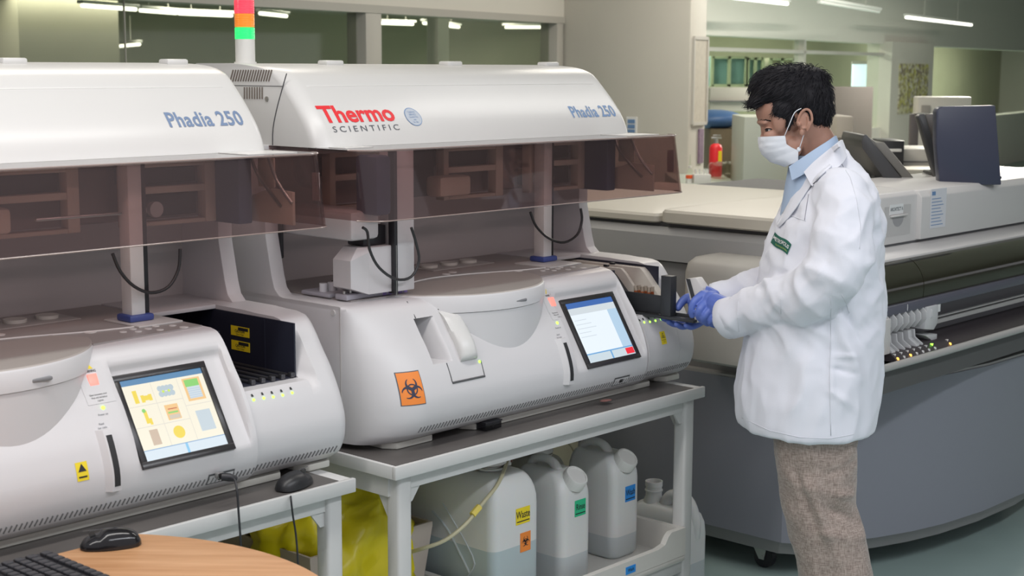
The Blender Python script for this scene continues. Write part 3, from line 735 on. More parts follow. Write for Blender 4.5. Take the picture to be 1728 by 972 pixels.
    for a, b, c, d in ((-hw, -hh, hw, -ih), (-hw, ih, hw, hh), (-hw, -ih, -iw, ih), (iw, -ih, hw, ih)): mb.box((a, b, .0), (c, d, .004), .001, M=MX)
    bez = part(mb, 'screen_bezel', mat('bezel_black', (.03, .028, .03), .25))
    mb = MB(); mats_ = []; 
    def q(x0, y0, x1, y1, name, colr, lift, e=1.05):          # rectangle in 0..1 screen coordinates
        m_ = scr(name, colr, e)
        if m_ not in mats_: mats_.append(m_)
        rect(mb, -iw + 2 * iw * x0, -ih + 2 * ih * y0, -iw + 2 * iw * x1, -ih + 2 * ih * y1, MX, .0008 + lift * .00025, mats_.index(m_), .0002)
    def circ(x, y, r, name, colr, lift):
        m_ = scr(name, colr)
        if m_ not in mats_: mats_.append(m_)
        cx, cy = -iw + 2 * iw * x, -ih + 2 * ih * y
        mb.add([(cx + r * math.cos(k * .3927), cy + r * math.sin(k * .3927), .0008 + lift * .00025) for k in range(16)], [tuple(range(16))], MX, mats_.index(m_))
    if two:
        q(0, 0, 1, 1, 'white', (.80, .88, .95), 0); q(0, .91, 1, 1, 'title', (.05, .14, .42), 1); q(0, .80, 1, .91, 'band', (.62, .68, .72), 1)
        q(.80, .15, 1, .80, 'side', (.45, .62, .78), 1); q(0, .13, 1, .15, 'rule', (.15, .38, .68), 2); q(0, 0, 1, .13, 'foot', (.58, .68, .74), 1)
        q(.50, 0, .53, .13, 'rule', (.15, .38, .68), 2); q(.82, .02, .99, .12, 'stop', (.85, .03, .05), 3)
        for k in range(5): q(.05, .70 - k * .07, .3 + .07 * (k % 3), .71 - k * .07, 'grey', (.6, .66, .7), 2)
    else:
        q(0, 0, 1, 1, 'cream', (.88, .83, .68), 0); q(0, .93, 1, 1, 'title2', (.10, .24, .42), 1); q(0, .0, 1, .12, 'foot2', (.66, .75, .82), 1); q(0, .12, 1, .13, 'rule2', (.25, .40, .62), 2)
        q(.5, 0, .53, .12, 'blue2', (.25, .55, .80), 2)
        for x in (.34, .66): q(x, .13, x + .006, .92, 'line', (.72, .68, .6), 2)
        for y in (.40, .66): q(0, y, .66, y + .008, 'line', (.72, .68, .6), 2)
        q(.66, .56, 1, .568, 'line', (.72, .68, .6), 2)
        q(.10, .70, .15, .86, 'yel', (.85, .66, .08), 3); q(.18, .70, .22, .79, 'yel', (.85, .66, .08), 3); q(.22, .72, .27, .78, 'yel', (.85, .66, .08), 3); q(.27, .71, .31, .79, 'yel', (.85, .66, .08), 3)
        for k in range(4):
            for j in range(2): circ(.43 + .045 * k, .76 + .07 * j, .0065, 'pale_blue', (.48, .57, .62), 3)
        circ(.46, .79, .003, 'lime', (.6, .8, .1), 4); circ(.53, .79, .003, 'lime', (.6, .8, .1), 4)
        q(.72, .61, .94, .90, 'peach', (.85, .55, .25), 3); q(.75, .64, .91, .88, 'pale_blue2', (.60, .68, .72), 4); q(.74, .79, .91, .88, 'leaf', (.25, .62, .16), 5)
        for k in range(5): q(.75, .65 + k * .027, .91, .655 + k * .027, 'blue_line', (.40, .52, .70), 5)
        q(.15, .44, .19, .60, 'yel', (.85, .66, .08), 3); circ(.16, .60, .0045, 'leaf', (.25, .62, .16), 4); q(.19, .42, .22, .50, 'yel', (.85, .66, .08), 3)
        q(.41, .43, .57, .62, 'peach', (.85, .55, .25), 3); q(.44, .56, .55, .57, 'maroon', (.5, .08, .04), 4); q(.43, .51, .55, .53, 'leaf', (.25, .62, .16), 4); q(.43, .44, .56, .49, 'sand', (.62, .55, .45), 4)
        q(.14, .17, .24, .36, 'tan', (.60, .47, .36), 3); circ(.48, .27, .014, 'yel', (.85, .66, .08), 3)
        q(.75, .22, .93, .48, 'mist', (.55, .63, .68), 3)
    scrn = part(mb, 'screen_display', mats_, bez)
    # ---- lettering on the hood
    def onhoodtext(body, x0, y0, x1, y1, ds, size, name, m, offset, sx=None, space=1, ky=1):
        a, za = hit(x0, y0, fhood, ds); b, zb = hit(x1, y1, fhood, ds)
        vs, fs = textmesh(body, size, offset, space, 'LEFT'); vs = [(v[0], v[1] * ky, v[2]) for v in vs]; wdt = max(v[0] for v in vs) - min(v[0] for v in vs); mnx = min(v[0] for v in vs)
        mny = min(v[1] for v in vs)
        k = (b - a) / wdt; zc = (za + zb) / 2
        mb = MB().add([(a + (v[0] - mnx) * k, fhood(a + (v[0] - mnx) * k, zc + (v[1] - mny) * .78) - .0012, zc + (v[1] - mny) * .78) for v in vs], fs)
        return part(mb, name, m, hood)
    if two:
        onhoodtext('Phadia 250', 968, 199, 1041, 196, 0, .043, 'model_lettering', PBLUE, .0010, ky=1.32, space=1.06)
        onhoodtext('Thermo', 546, 207, 670, 205, 0, .070, 'maker_lettering', RED, .0020, ky=1.02)
        onhoodtext('SCIENTIFIC', 563, 222, 675, 220, 0, .0255, 'maker_small_lettering', PGREY, 0, space=1.5)
        s_, z_ = hit(697, 197, fhood); Wr = lambda r, lift: [(s_ + r * math.cos(k * .19635), fhood(s_, z_ + r * .83 * math.sin(k * .19635)) - lift, z_ + r * .83 * math.sin(k * .19635)) for k in range(32)]
        rd = part(MB().add(Wr(.0275, .001), [tuple(range(32))], mi=0).add(Wr(.0255, .0014), [tuple(range(32))], mi=1), 'round_seal', [PBLUE, mat('seal_silver', (.46, .51, .58), .35)], hood)
        mb = MB()
        for k, (l, sz) in enumerate((('THERMO', .007), ('SERVICE', .0075), ('CALIBRATED', .006), ('valid', .006), ('No. 250', .006))):
            text(mb, l, sz, None, 0, .9, fn=lambda a, b, k=k: (s_ + a, fhood(s_, z_ + (.014 - k * .0075 + b) * .83) - .0017, z_ + (.014 - k * .0075 + b) * .83), mi=0)
        part(mb, 'seal_print', PBLUE, rd)
        # signal tower
        tw = row(0, 0); s_, t_ = -1.108, .70
        tower = part(MB().cyl((s_, t_, 1.68), (s_, t_, 1.752), .0255, n=32).cyl((s_, t_, 1.686), (s_, t_, 1.694), .029, n=32), 'signal_tower', WHITEP)
        for nm, z0_, z1_, c_, e_ in (('green_lamp', 1.752, 1.782, (.02, .62, .13), 1.35), ('amber_lamp', 1.783, 1.817, (.95, .28, .03), .30), ('red_lamp', 1.818, 1.852, (.95, .06, .10), .7)):
            mb = MB(); prof = [(.0255, z0_)]
            for k in range(8): z = z0_ + (z1_ - z0_) * (k + .5) / 8; prof += [(.0265, z - .0012), (.0252, z + .0012)]
            prof.append((.0255, z1_)); mb.lathe([(r_, z) for r_, z in prof], (s_, t_, 0), 32)
            part(mb, nm, mat(nm + '_plastic', c_, .2, emit=e_, ecol=c_), tower)
        part(MB().lathe([(.0255, 1.852), (.0255, 1.858), (.015, 1.866), (.002, 1.868)], (s_, t_, 0), 32), 'tower_cap', WHITEP, tower)
        # biohazard sticker
        q4 = [hit(x, y, fbody) for x, y in ((664, 632), (704, 621), (719, 680), (677, 687))]
        sc_ = sum(a for a, b in q4) / 4; zc_ = sum(b for a, b in q4) / 4; wd = (q4[1][0] + q4[2][0] - q4[0][0] - q4[3][0]) / 2; hd = (q4[0][1] + q4[1][1] - q4[2][1] - q4[3][1]) / 2
        mb = MB(); rect(mb, -wd / 2, -hd / 2, wd / 2, hd / 2, None, fn=wrap(fbody, sc_, zc_, 1, .0008), mi=0)
        rect(mb, -wd / 2 + .002, -hd / 2 + .002, wd / 2 - .002, hd / 2 - .002, None, fn=wrap(fbody, sc_, zc_, 1, .0014), mi=1)
        bs_ = part(mb, 'biohazard_sticker', [PGREY, ORG]); mb = MB(); biohazard(mb, None, .030, fn=wrap(fbody, sc_, zc_ - .002, .98, .002)); part(mb, 'biohazard_symbol', mat('print_navy', (.03, .035, .07), .5), bs_)
        dot(809, 610, 0, .0036, LEDG, 'green_led')
        # yellow sticker on the loading module
        s_, z_ = hit(1119, 570, fbody); mb = MB(); Wy = wrap(fbody, s_, z_, .95, .0008); rect(mb, -.012, -.019, .012, .019, None, fn=Wy)
        ys = part(mb, 'yellow_sticker', YEL); mb = MB(); Wy2 = wrap(fbody, s_, z_, .95, .0015)
        mb.add([Wy2(-.009, .0), Wy2(.009, .0), Wy2(0, .016)], [(0, 1, 2)], mi=0); mb.add([Wy2(-.0068, .0014), Wy2(.0068, .0014), Wy2(0, .0132)], [(0, 1, 2)], mi=1)
        mb.v[-3:] = [(a, b - .0003, c) for a, b, c in mb.v[-3:]]
        text(mb, 'BIOHAZARD', .0042, None, 0, .8, fn=lambda a, b: Wy2(a, b - .006)); text(mb, 'Class II', .0042, None, 0, .8, fn=lambda a, b: Wy2(a, b - .012))
        biohazard(mb, None, .0045, fn=wrap(fbody, s_, z_ + .0045, .95, .0022)); part(mb, 'sticker_print', [BLK, YEL], ys)
    else:
        onhoodtext('Phadia 250', 287, 214, 414, 212, DS, .043, 'model_lettering', mat('print_blue_left', (.17, .24, .38), .5), .0010, ky=1.32, space=1.06)
        for (x0, y0, x1, y1), nm in (((390, 548, 421, 571), 'a'), ((391, 573, 422, 595), 'b')):
            a = ps(x0, y0, DS - .040); b = ps(x1, y1, DS - .040); tt = sorted((a.y, b.y)); zc_ = (a.z + b.z) / 2
            tc_ = (a.y + b.y) / 2; MY = frame((-.0405, tc_, zc_), (0, -1, 0), (0, 0, 1))
            w_, h_ = (tt[1] - tt[0]) / 2, .0115
            st = part(MB().box((-w_, -h_, -.0004), (w_, h_, .0006), M=MY), 'yellow_sticker', YEL)
            mb = MB().box((-w_ * .2, h_ * .2, .0006), (w_ * .9, h_ * .85, .0009), M=MY); text(mb, 'CAUTION', .009, MY, .0002, .9, lift=.0012)
            text(mb, 'Class II laser', .0065, Matrix.Translation((0, 0, -.007)) @ MY, 0, .9, lift=.0009)
            part(mb, 'sticker_print', BLK, st)
        s_, z_ = hit(141, 795, fbody, DS); mb = MB(); Wy = wrap(fbody, s_, z_, .95, .0008); rect(mb, -.016, -.019, .010, .019, None, fn=Wy)
        ys = part(mb, 'yellow_sticker', YEL); mb = MB(); Wy2 = wrap(fbody, s_ - .003, z_, .95, .0015); mb.add([Wy2(-.009, .0), Wy2(.009, .0), Wy2(0, .016)], [(0, 1, 2)]); mb.box((s_ - .012, fbody(s_, z_ - .01) - .0016, z_ - .012), (s_ + .006, fbody(s_, z_ - .01), z_ - .009)); part(mb, 'sticker_print', BLK, ys)
    return root
A2OBJ = instrument(SC2, 2)
A1OBJ = instrument(SC1, 1)
# ================================================================ low wall, carts and what is under them
CREAM = mat('cream_wall', (.62, .58, .40), .6)
e_ = pt(982, 760, .97)
mb = MB().box((-4.0, .95, 0), (e_.x, 1.02, 1.02), M=Matrix.Translation(P1) @ Matrix.Rotation(ROWROT, 4, 'Z')); struct(mb.build('wall_rear', CREAM))
def cart(s0, s1, label):
    c = (s0 + s1) / 2; root = thing('steel_cart', label, 'cart', row(c, .42), ROWROT)
    O = V((-c, -.42, 0)); W = s1 - s0
    def part(mb, n, m, par=None): return mb.build(n, m, par or root, O if par is None else None)
    mb = MB().box((s0, 0, .728), (s1, .012, .760), .002).box((s0, .828, .728), (s1, .84, .760), .002).box((s0, .012, .728), (s0 + .012, .828, .760), .002).box((s1 - .040, .012, .728), (s1, .828, .7575), .002)
    mb.box((s0 + .01, .01, .728), (s1 - .04, .83, .740))
    mb.box((s0 + .03, .03, .690), (s1 - .03, .05, .728)).box((s0 + .03, .79, .690), (s1 - .03, .81, .728)).box((s0 + .022, .05, .675), (s0 + .04, .79, .728)).box((s1 - .04, .05, .690), (s1 - .022, .79, .728))
    top = part(mb, 'top_frame', PAINT)
    part(MB().box((s0 + .013, .013, .7405), (s1 - .041, .827, .7600)), 'dark_top_sheet', MATTOP, top)
    for s in (s0 + .028, s1 - .067):
        for t in (.020, .775):
            part(MB().box((s, t, .0), (s + .045, t + .045, .728), .009, 3), 'leg', PAINT)
            part(MB().box((s - .002, t - .002, 0), (s + .047, t + .047, .018), .004), 'rubber_foot', DARK)
    for s, sg in ((s0 + .073, 1), (s1 - .067, -1)):
        part(MB().prism([(s, .725), (s + sg * .055, .725), (s + sg * .055, .712), (s + sg * .012, .655), (s, .655)], .034, .040, 'y'), 'gusset', PAINT)
    for s in (s0 + .034, s1 - .046):
        part(MB().prism([(.065, .725), (.13, .725), (.065, .62)], s, s + .006, 'x'), 'gusset', PAINT)
    part(MB().box((s0 + .06, .024, .205), (s1 - .06, .060, .243), .003), 'lower_rail', PAINT)
    part(MB().box((s0 + .06, .78, .205), (s1 - .06, .815, .243), .003), 'lower_rail', PAINT)
    for s in (s0 + .034, s1 - .061): part(MB().box((s, .06, .205), (s + .034, .78, .241), .003), 'side_rail', PAINT)
    return root
cart(-1.238, 0, 'white steel cart with a dark worn top carrying the right instrument and the cans')
cart(-2.60, -1.36, 'white steel cart carrying the left instrument, a cable hanging before it')
# ---- plastic tray on the lower rails
TRAY = mat('tray_plastic', (.62, .60, .56), .4)
c_ = -.60; root = thing('spill_tray', 'off-white plastic spill tray under the cans with a small blue Wash label', 'tray', row(c_, .3, .243), ROWROT)
O = V((-c_, -.3, -.243))
mb = MB().box((-.875, .012, .244), (-.066, .60, .262), .004)
mb.prism([(-.875, .262), (-.875, .308), (-.20, .308), (-.165, .315), (-.150, .335), (-.135, .345), (-.066, .345), (-.066, .262)], .012, .030, 'y')
mb.box((-.085, .03, .262), (-.066, .60, .345)).box((-.875, .03, .262), (-.855, .60, .345)).box((-.875, .58, .262), (-.066, .60, .345))
tb = mb.build('tray_body', TRAY, root, O)
BLUEL = mat('label_blue', (.02, .26, .72), .45); GRNL = mat('label_green', (.03, .50, .24), .45)
a = pt(1064, 961, .012)
MX = frame((a.x, .0115, a.z), (1, 0, 0), (0, 0, 1))
lb = MB().box((-.022, -.011, -.0006), (.022, .011, .0008), M=MX).build('wash_label', BLUEL, root, O)
text(MB(), 'Wash', .014, MX, .0002, .85, lift=.0012).build('wash_print', BLK, lb)
# ---- jerrycans
HDPE = mat('can_translucent_white', (.70, .70, .685), .36, sss=.15)
LIQ = mat('can_with_liquid', (.52, .56, .57), .34, sss=.1)
LIQG = mat('waste_can_with_liquid', (.46, .535, .55), .34, sss=.1)
CAPM = mat('cap_plastic', (.72, .71, .68), .4)
HDPG = mat('can_grey', (.50, .49, .44), .4)
def rrect(x0, x1, y0, y1, r, z, n=5):
    pts = []
    for cx, cy, a in ((x1 - r, y1 - r, 0), (x0 + r, y1 - r, 90), (x0 + r, y0 + r, 180), (x1 - r, y0 + r, 270)):
        for k in range(n + 1):
            q = R(a + 90 * k / n); pts.append((cx + r * math.cos(q), cy + r * math.sin(q), z))
    return pts
def can(label, s, t, z, W, D, H, liquid, capdir, name='jerrycan', bodym=None, liqm=None, group=None, cap_r=.034, style='tilt'):
    root = thing(name, label, 'jerrycan', row(s + W / 2, t + D / 2, z), ROWROT, group)
    x0, x1, y0, y1 = -W / 2, W / 2, -D / 2, D / 2
    mb = MB(); r = .028; rings = []; levels = sorted([0, .004, .012, liquid - .0005, liquid + .0005, H * .60, H * .70])
    hs = H * .76
    for zz in levels:
        i = .008 * (1 - min(1, zz / .012)) ** 1; rings.append((rrect(x0 + i, x1 - i, y0 + i, y1 - i, r, zz), zz))
    # shoulders: front slopes back, sides draw in
    for f in (0, .15, .3, .45, .6, .75, .88, 1):
        zz = hs + (H - hs) * math.sin(f * math.pi / 2); g = 1 - math.cos(f * math.pi / 2)
        rings.append((rrect(x0 + g * W * .22, x1 - g * W * .22, y0 + (g * D * (.30 if style == 'tilt' else .12)), y1 - g * D * .10, r * (1 - .3 * g), zz), zz))
    nn = len(rings[0][0])
    for i, ((a, za), (b, zb)) in enumerate(zip(rings, rings[1:])):
        mb.loft([a, b], False, mi=1 if zb <= liquid + .0001 else 0)
    mb.add(rings[0][0], [tuple(range(nn))[::-1]], mi=1); mb.add(rings[-1][0], [tuple(range(nn))], mi=0)
    me = mb.mesh('shell', [bodym or HDPE, liqm or LIQ], 50)
    bm = bmesh.new(); bm.from_mesh(me); bmesh.ops.remove_doubles(bm, verts=bm.verts[:], dist=.0004); bmesh.ops.recalc_face_normals(bm, faces=bm.faces[:]); bm.to_mesh(me); bm.free()
    sh = bpy.data.objects.new('shell', me); C.objects.link(sh); sh.parent = root
    # neck and cap
    if style == 'tilt': base = V((0, y0 + D * .17, H * .86)); d = V((0, -.62, .80)).normalized()
    else: base = V((0, y0 + D * .27, H - .004)); d = V((0, 0, 1))
    MB().cyl(base - d * .02, base + d * .016, cap_r * .80).cyl(base + d * .008, base + d * .013, cap_r * 1.02).build('neck', bodym or HDPE, root)
    mb = MB(); ax = d; o1 = ax.orthogonal().normalized(); o2 = ax.cross(o1); n = 72; rg = []
    for h_, rr_ in ((.014, 1.0), (.016, 1.05), (.022, 1.03), (.040, 1.0), (.0435, .93), (.0435, .80), (.041, .76)):
        rg.append([base + ax * h_ * (cap_r / .030) + (o1 * math.cos(6.28318 * j / n) + o2 * math.sin(6.28318 * j / n)) * cap_r * (rr_ + (.022 if j % 3 == 0 and .015 < h_ < .042 else 0)) for j in range(n)])
    MB.build(mb.loft(rg, True), 'cap', CAPM, root)
    # handle over the back
    hx = 0; hb = H + .012
    MB().tube([(0, y0 + D * .36, H - .022), (0, y0 + D * .44, H + .008), (0, y0 + D * .60, H + .020), (0, y1 - D * .16, H + .012), (0, y1 - D * .07, H - .02), (0, y1 - D * .06, H * .78)], [.016, .014, .0125, .0125, .014, .018], 12, 4).build('handle', bodym or HDPE, root)
    return root
def canlabel(root, s, t, zc, sx, w_, h_, m, txt, size, pm=BLK, line=True):
    MX = frame((sx, -root['dd'] / 2 - .0008, zc), (1, 0, 0), (0, 0, 1))
    lb = MB().box((-w_ / 2, -h_ / 2, -.0006), (w_ / 2, h_ / 2, .0008), M=MX).build('name_label', m, root)
    mb = MB(); text(mb, txt, size, Matrix.Translation((0, 0, .003)) @ MX, .0004, .72, lift=.0012)
    if line: mb.box((-w_ * .45, -h_ * .36, .0008), (w_ * .45, -h_ * .30, .0014), M=MX)
    mb.build('label_print', pm, lb); return lb
wash = can('translucent white jerrycan with a blue Wash label, rightmost on the tray', -.262, .125, .263, .125, .19, .305, .068, None); wash['dd'] = .19
canlabel(wash, 0, 0, .190, .010, .046, .046, BLUEL, 'Wash', .025)
rin = can('translucent white jerrycan with a green Rinse label beside the waste can', -.540, .085, .263, .13, .19, .315, .085, None); rin['dd'] = .19
canlabel(rin, 0, 0, .215, .010, .046, .046, GRNL, 'Rinse', .024)
was = can('big translucent waste jerrycan with yellow Waste and orange biohazard labels', -.825, .075, .263, .185, .37, .362, .172, None, liqm=LIQG, cap_r=.042, style='up'); was['dd'] = .37
canlabel(was, 0, 0, .250, .020, .054, .044, YEL, 'Waste', .028)
MX = frame((.030, -.1858, .176), (1, 0, 0), (0, 0, 1)); lb = MB().box((-.020, -.026, -.0006), (.020, .026, .0008), M=MX).build('biohazard_label', ORG, was)
mb = MB(); biohazard(mb, Matrix.Translation((0, 0, .001)) @ MX, .017); mb.v = [(a, b - .0008, c) for a, b, c in mb.v]; mb.build('biohazard_symbol', BLK, lb)
MB().tube([(-.0935, -.10, .10), (-.0935, -.02, .20), (-.0935, .04, .24)], .003, 6).tube([(-.0935, -.02, .02), (-.0935, -.10, .10), (-.0935, -.11, .15), (-.0935, .0, .27)], .0022, 6).build('moulded_ridge', LIQ, was)
bk = can('greyish jerrycan with a tube in its cap behind the Wash and Rinse cans', -.325, .36, .263, .14, .20, .262, .07, None, bodym=HDPG, liqm=HDPG, style='up')
TUB = mat('yellowed_tubing', (.50, .46, .30), .3)
MB().tube([(0, -.046, .28), (0, -.046, .35)], .012, 14).build('hose_fitting', mat('fitting_tan', (.25, .20, .12), .5), bk)
def cable(name, pts, r, m, label, cat, smooth=5, group=None):
    return tag(MB().tube(pts, r, 10, smooth).build(name, m), label, cat, group)
q = [(858, 768, .19), (852, 790, .12), (838, 820, .06), (812, 852, .045), (785, 885, .045), (750, 912, .06), (712, 926, .10), (690, 932, .16)]
hose = cable('drain_hose', [row(*pt(x, y, t)) for x, y, t in q], .0052, TUB, 'yellowed drain hose curving from the waste can cap', 'hose')
p = row(*pt(803, 862, .040)); 
MB().tube([row(*pt(797, 869, .043)), row(*pt(809, 855, .043))], [.009, .009], 8, 1).build('hose_tag', mat('tag_yellow', (.75, .60, .12), .5), hose)
cable('thin_hose', [row(*pt(x, y, t)) for x, y, t in ((908, 730, .43), (906, 755, .42), (900, 778, .40))], .0035, TUB, 'thin upright hose left of the grey cap behind', 'hose')
cable('thin_hose', [row(*pt(x, y, t)) for x, y, t in ((931, 752, .42), (933, 742, .42), (950, 741, .43), (966, 756, .44), (970, 772, .44))], .0035, TUB, 'thin hose arching right from the grey cap behind', 'hose')
cable('thin_hose', [row(*pt(x, y, t)) for x, y, t in ((979, 728, .5), (984, 745, .5), (988, 764, .5))], .003, TUB, 'thin hose hanging behind the Wash can', 'hose')
# clutter round the waste cap: a little valve
vv = thing('hose_valve', 'small brass and white valve fitting on the waste can cap', 'valve', row(*pt(858, 772, .19)), ROWROT)
MB().cyl((0, 0, -.02), (0, 0, .022), .008, n=12).cyl((-.022, 0, .006), (.022, 0, .006), .005, n=10).build('valve_body', CAPM, vv)
MB().cyl((.003, -.008, -.012), (.003, -.008, .026), .003, n=8).build('pin', mat('brown_metal', (.16, .06, .04), .4), vv)
# ---- demineralised water jug on the floor
def jug():
    s0, t0, W, D, H = .150, .165, .125, .255, .30
    root = thing('water_jug', 'open translucent jug of demineralised water standing on the floor behind the cart leg', 'jug', row(s0 + W / 2, t0 + D / 2, 0), ROWROT)
    mb = MB(); rings = []; liq = .135
    for zz, g in ((0, .04), (.01, 0), (liq - .0005, 0), (liq + .0005, 0), (.22, 0), (.255, .03), (.28, .12), (.297, .28), (.303, .42)):
        rings.append((rrect(-W / 2 + g * W * .8, W / 2 - g * W * .8, -D / 2 + g * D * .35, D / 2 - g * D * .5, .03 - .02 * g, zz), zz))
    nn = len(rings[0][0])
    for (a, za), (b, zb) in zip(rings, rings[1:]): mb.loft([a, b], False, mi=1 if zb <= liq + .0001 else 0)
    mb.add(rings[0][0], [tuple(range(nn))[::-1]], mi=1); mb.add(rings[-1][0], [tuple(range(nn))])
    me = mb.mesh('shell', [HDPE, LIQ], 50); bm = bmesh.new(); bm.from_mesh(me); bmesh.ops.remove_doubles(bm, verts=bm.verts[:], dist=.0004); bm.to_mesh(me); bm.free()
    o = bpy.data.objects.new('shell', me); C.objects.link(o); o.parent = root
    mb = MB(); y = .048
    prof = [(.034, .27), (.034, .30), (.026, .318), (.026, .332), (.029, .334), (.029, .338), (.026, .340), (.026, .348), (.028, .350), (.028, .366), (.025, .366), (.024, .33)]
    mb.lathe(prof, (0, y, 0), 28).build('neck', HDPE, root)
    MB().tube([(0, .005, .27), (0, -.01, .315), (0, -.04, .335), (0, -.085, .325), (0, -.110, .27), (0, -.112, .21)], [.024, .022, .02, .021, .024, .02], 14, 5).build('handle', HDPE, root)
    MX = frame((-W / 2 - .0012, .035, .185), (0, -1, 0), (0, 0, 1))
    lb = MB().box((-.062, -.038, -.0006), (.075, .032, .0006), M=MX).build('paper_label', mat('jug_label', (.62, .70, .72), .5), root)
    mb = MB(); text(mb, 'DE-MINERALISED WATER', .0135, Matrix.Translation((0, 0, .024)) @ MX, 0, .78, lift=.0012)
    for k in range(4): text(mb, ('Purified water for laboratory use', 'Keep the container tightly closed', 'Not for drinking      Volume 5 Litre', 'Batch No.     Date')[k], .0068, Matrix.Translation((0, 0, .006 - k * .012)) @ MX, 0, .85, lift=.0012)
    mb.build('label_print', BLK, lb); return root
jug()
# ---- yellow waste bag over a bin
bn = thing('waste_bin', 'grey-beige open waste bin under the yellow bag between the carts', 'bin', row(-1.09, .42, 0), ROWROT)
mb = MB(); o4 = lambda x, y, z: [(-x, -y, z), (x, -y, z), (x, y, z), (-x, y, z)]
mb.loft([o4(.13, .13, .004), o4(.20, .17, .50), o4(.208, .178, .50), o4(.208, .178, .488), o4(.136, .136, 0)], True)
mb.build('bin_body', mat('bin_grey', (.42, .36, .32), .5), bn)
def blob(name, c, rad, m, seed, amp, label, cat, n=64, mm=48, flat=0, rotz=ROWROT, group=None):
    mb = MB(); rings = []
    for i in range(mm + 1):
        a = math.pi * (i + .02) / (mm + .04); rg = []
        for j in range(n):
            b = 6.28318 * j / n; d = V((math.sin(a) * math.cos(b), math.sin(a) * math.sin(b), -math.cos(a)))
            sg = lambda x: math.copysign(abs(x) ** .75, x)
            p = V((rad[0] * sg(d.x), rad[1] * sg(d.y), rad[2] * sg(d.z)))
            q_ = p * 7 + V((seed, 0, 0)); w1 = 1 - abs(noise.noise(q_)) * 2; w2 = 1 - abs(noise.noise(q_ * 2.3)) * 2; w3 = 1 - abs(noise.noise(q_ * 5.1)) * 2
            p += d * (w1 * amp + w2 * amp * .5 + w3 * amp * .22 - amp)
            if p.z < -rad[2] + .01: p.z = -rad[2] + .01
            rg.append(p)
        rings.append(rg)
    o = mb.loft(rings, True).build(name, m, None, None, 180); o.location = c; o.rotation_euler = (0, 0, rotz)
    return tag(o, label, cat, group)
YB = mat('yellow_bag_plastic', (.68, .57, .012), .33, bump=.25, bscale=30)
c = row(-1.11, .40, .49); blob('waste_bag', (c.x, c.y, .40), (.205, .19, .245), YB, 3.1, .045, 'crumpled yellow waste bag standing in the bin between the two carts', 'bag')
c = row(-1.56, .42, 0); blob('waste_bag', (c.x, c.y, .27), (.15, .22, .262), YB, 8.7, .04, 'yellow waste bag slumped on the floor under the left cart', 'bag')
# ---- little things on the carts
def mouse(name, loc, rotz, m, label, scale=1, shine=None):
    root = thing(name, label, 'mouse', loc, rotz)
    mb = MB(); rings = []
    for i in range(17):
        x = -.056 + .112 * i / 16; f = math.sqrt(max(0, 1 - (x / .0565) ** 2)); w_ = .031 * (f ** .6) * (1 - .12 * (x > 0) * x / .056); h_ = .036 * (f ** .7) * (.82 if x > .02 else 1)
        rings.append([(x * scale, w_ * math.cos(R(180 * k / 14)) * scale, max(.001, h_ * math.sin(R(180 * k / 14)) ** .85) * scale) for k in range(15)] )
    mb.loft(rings, True).build('shell', m, root, angle=60)
    MB().cyl((.034 * scale, -.004, .0285 * scale), (.034 * scale, .004, .0285 * scale), .006, n=14).build('wheel', mat('rubber', (.05, .05, .05), .7), root)
    MB().box((.004, -.0006, .034 * scale), (.05, .0006, .0352 * scale)).build('button_gap', SEAM, root)
    return root
GLB = mat('glossy_black', (.012, .012, .014), .12)
p = pz(503, 826, .762); pp = torow(p)
mouse('computer_mouse', row(pp.x + .012, max(pp.y, .045), .762), R(62), mat('black_matt', (.018, .018, .02), .35), 'black mouse on the end of the left cart, its cord hanging down', .95)
cable('mouse_cord', [row(*pt(x, y, t)) for x, y, t in ((490, 834, .03), (491, 842, -.012), (494, 868, -.01), (499, 900, -.004), (502, 935, -.004), (504, 990, 0))], .0022, DARK, 'thin black cord hanging from the mouse on the left cart', 'cord')
ub = thing('usb_cable', 'black cable plugged into the left instrument front port, hanging down', 'cable', row(*pt(372, 803, .04)), ROWROT)
O = -torow(ub.location); bq_ = lambda x, y, t: pt(x, y, t)
MB().box(*[tuple(v) for v in ((-.006, .0, -.006), (.010, .012, .006))], .001).build('plug', METAL, ub)
MB().tube([V((0, -.004, -.001)), V((.012, -.014, -.003)), V((.026, -.02, -.008))], [.0085, .009, .006], 12, 3).build('plug_grip', DARK, ub)
MB().tube([pt(x, y, t) + O for x, y, t in ((386, 806, .02), (396, 810, .005), (400, 830, -.012), (403, 870, -.014), (407, 930, -.01), (408, 990, -.005))], .0024, 8, 5).build('cord', DARK, ub)
b = thing('plastic_box', 'small clear dark box on the cart top under the right instrument', 'box', row(*pt(826, 728, .10)) , ROWROT); b.location.z = .762
MB().box((-.03, -.015, 0), (.03, .04, .02), .002).build('box_body', glassy('grey_clear', (.25, .25, .28)), b); MB().box((-.032, -.017, .018), (.032, .042, .022), .002).build('lid', DARK, b)
b = blob('crumpled_wrapper', row(*pt(1022, 682, .06)), (.022, .012, .006), mat('wrapper_red_grey', (.22, .10, .09), .3), 2, .003, 'small crumpled reddish wrapper lying on the cart top near its right end', 'wrapper', 20, 12); b.location.z = .768

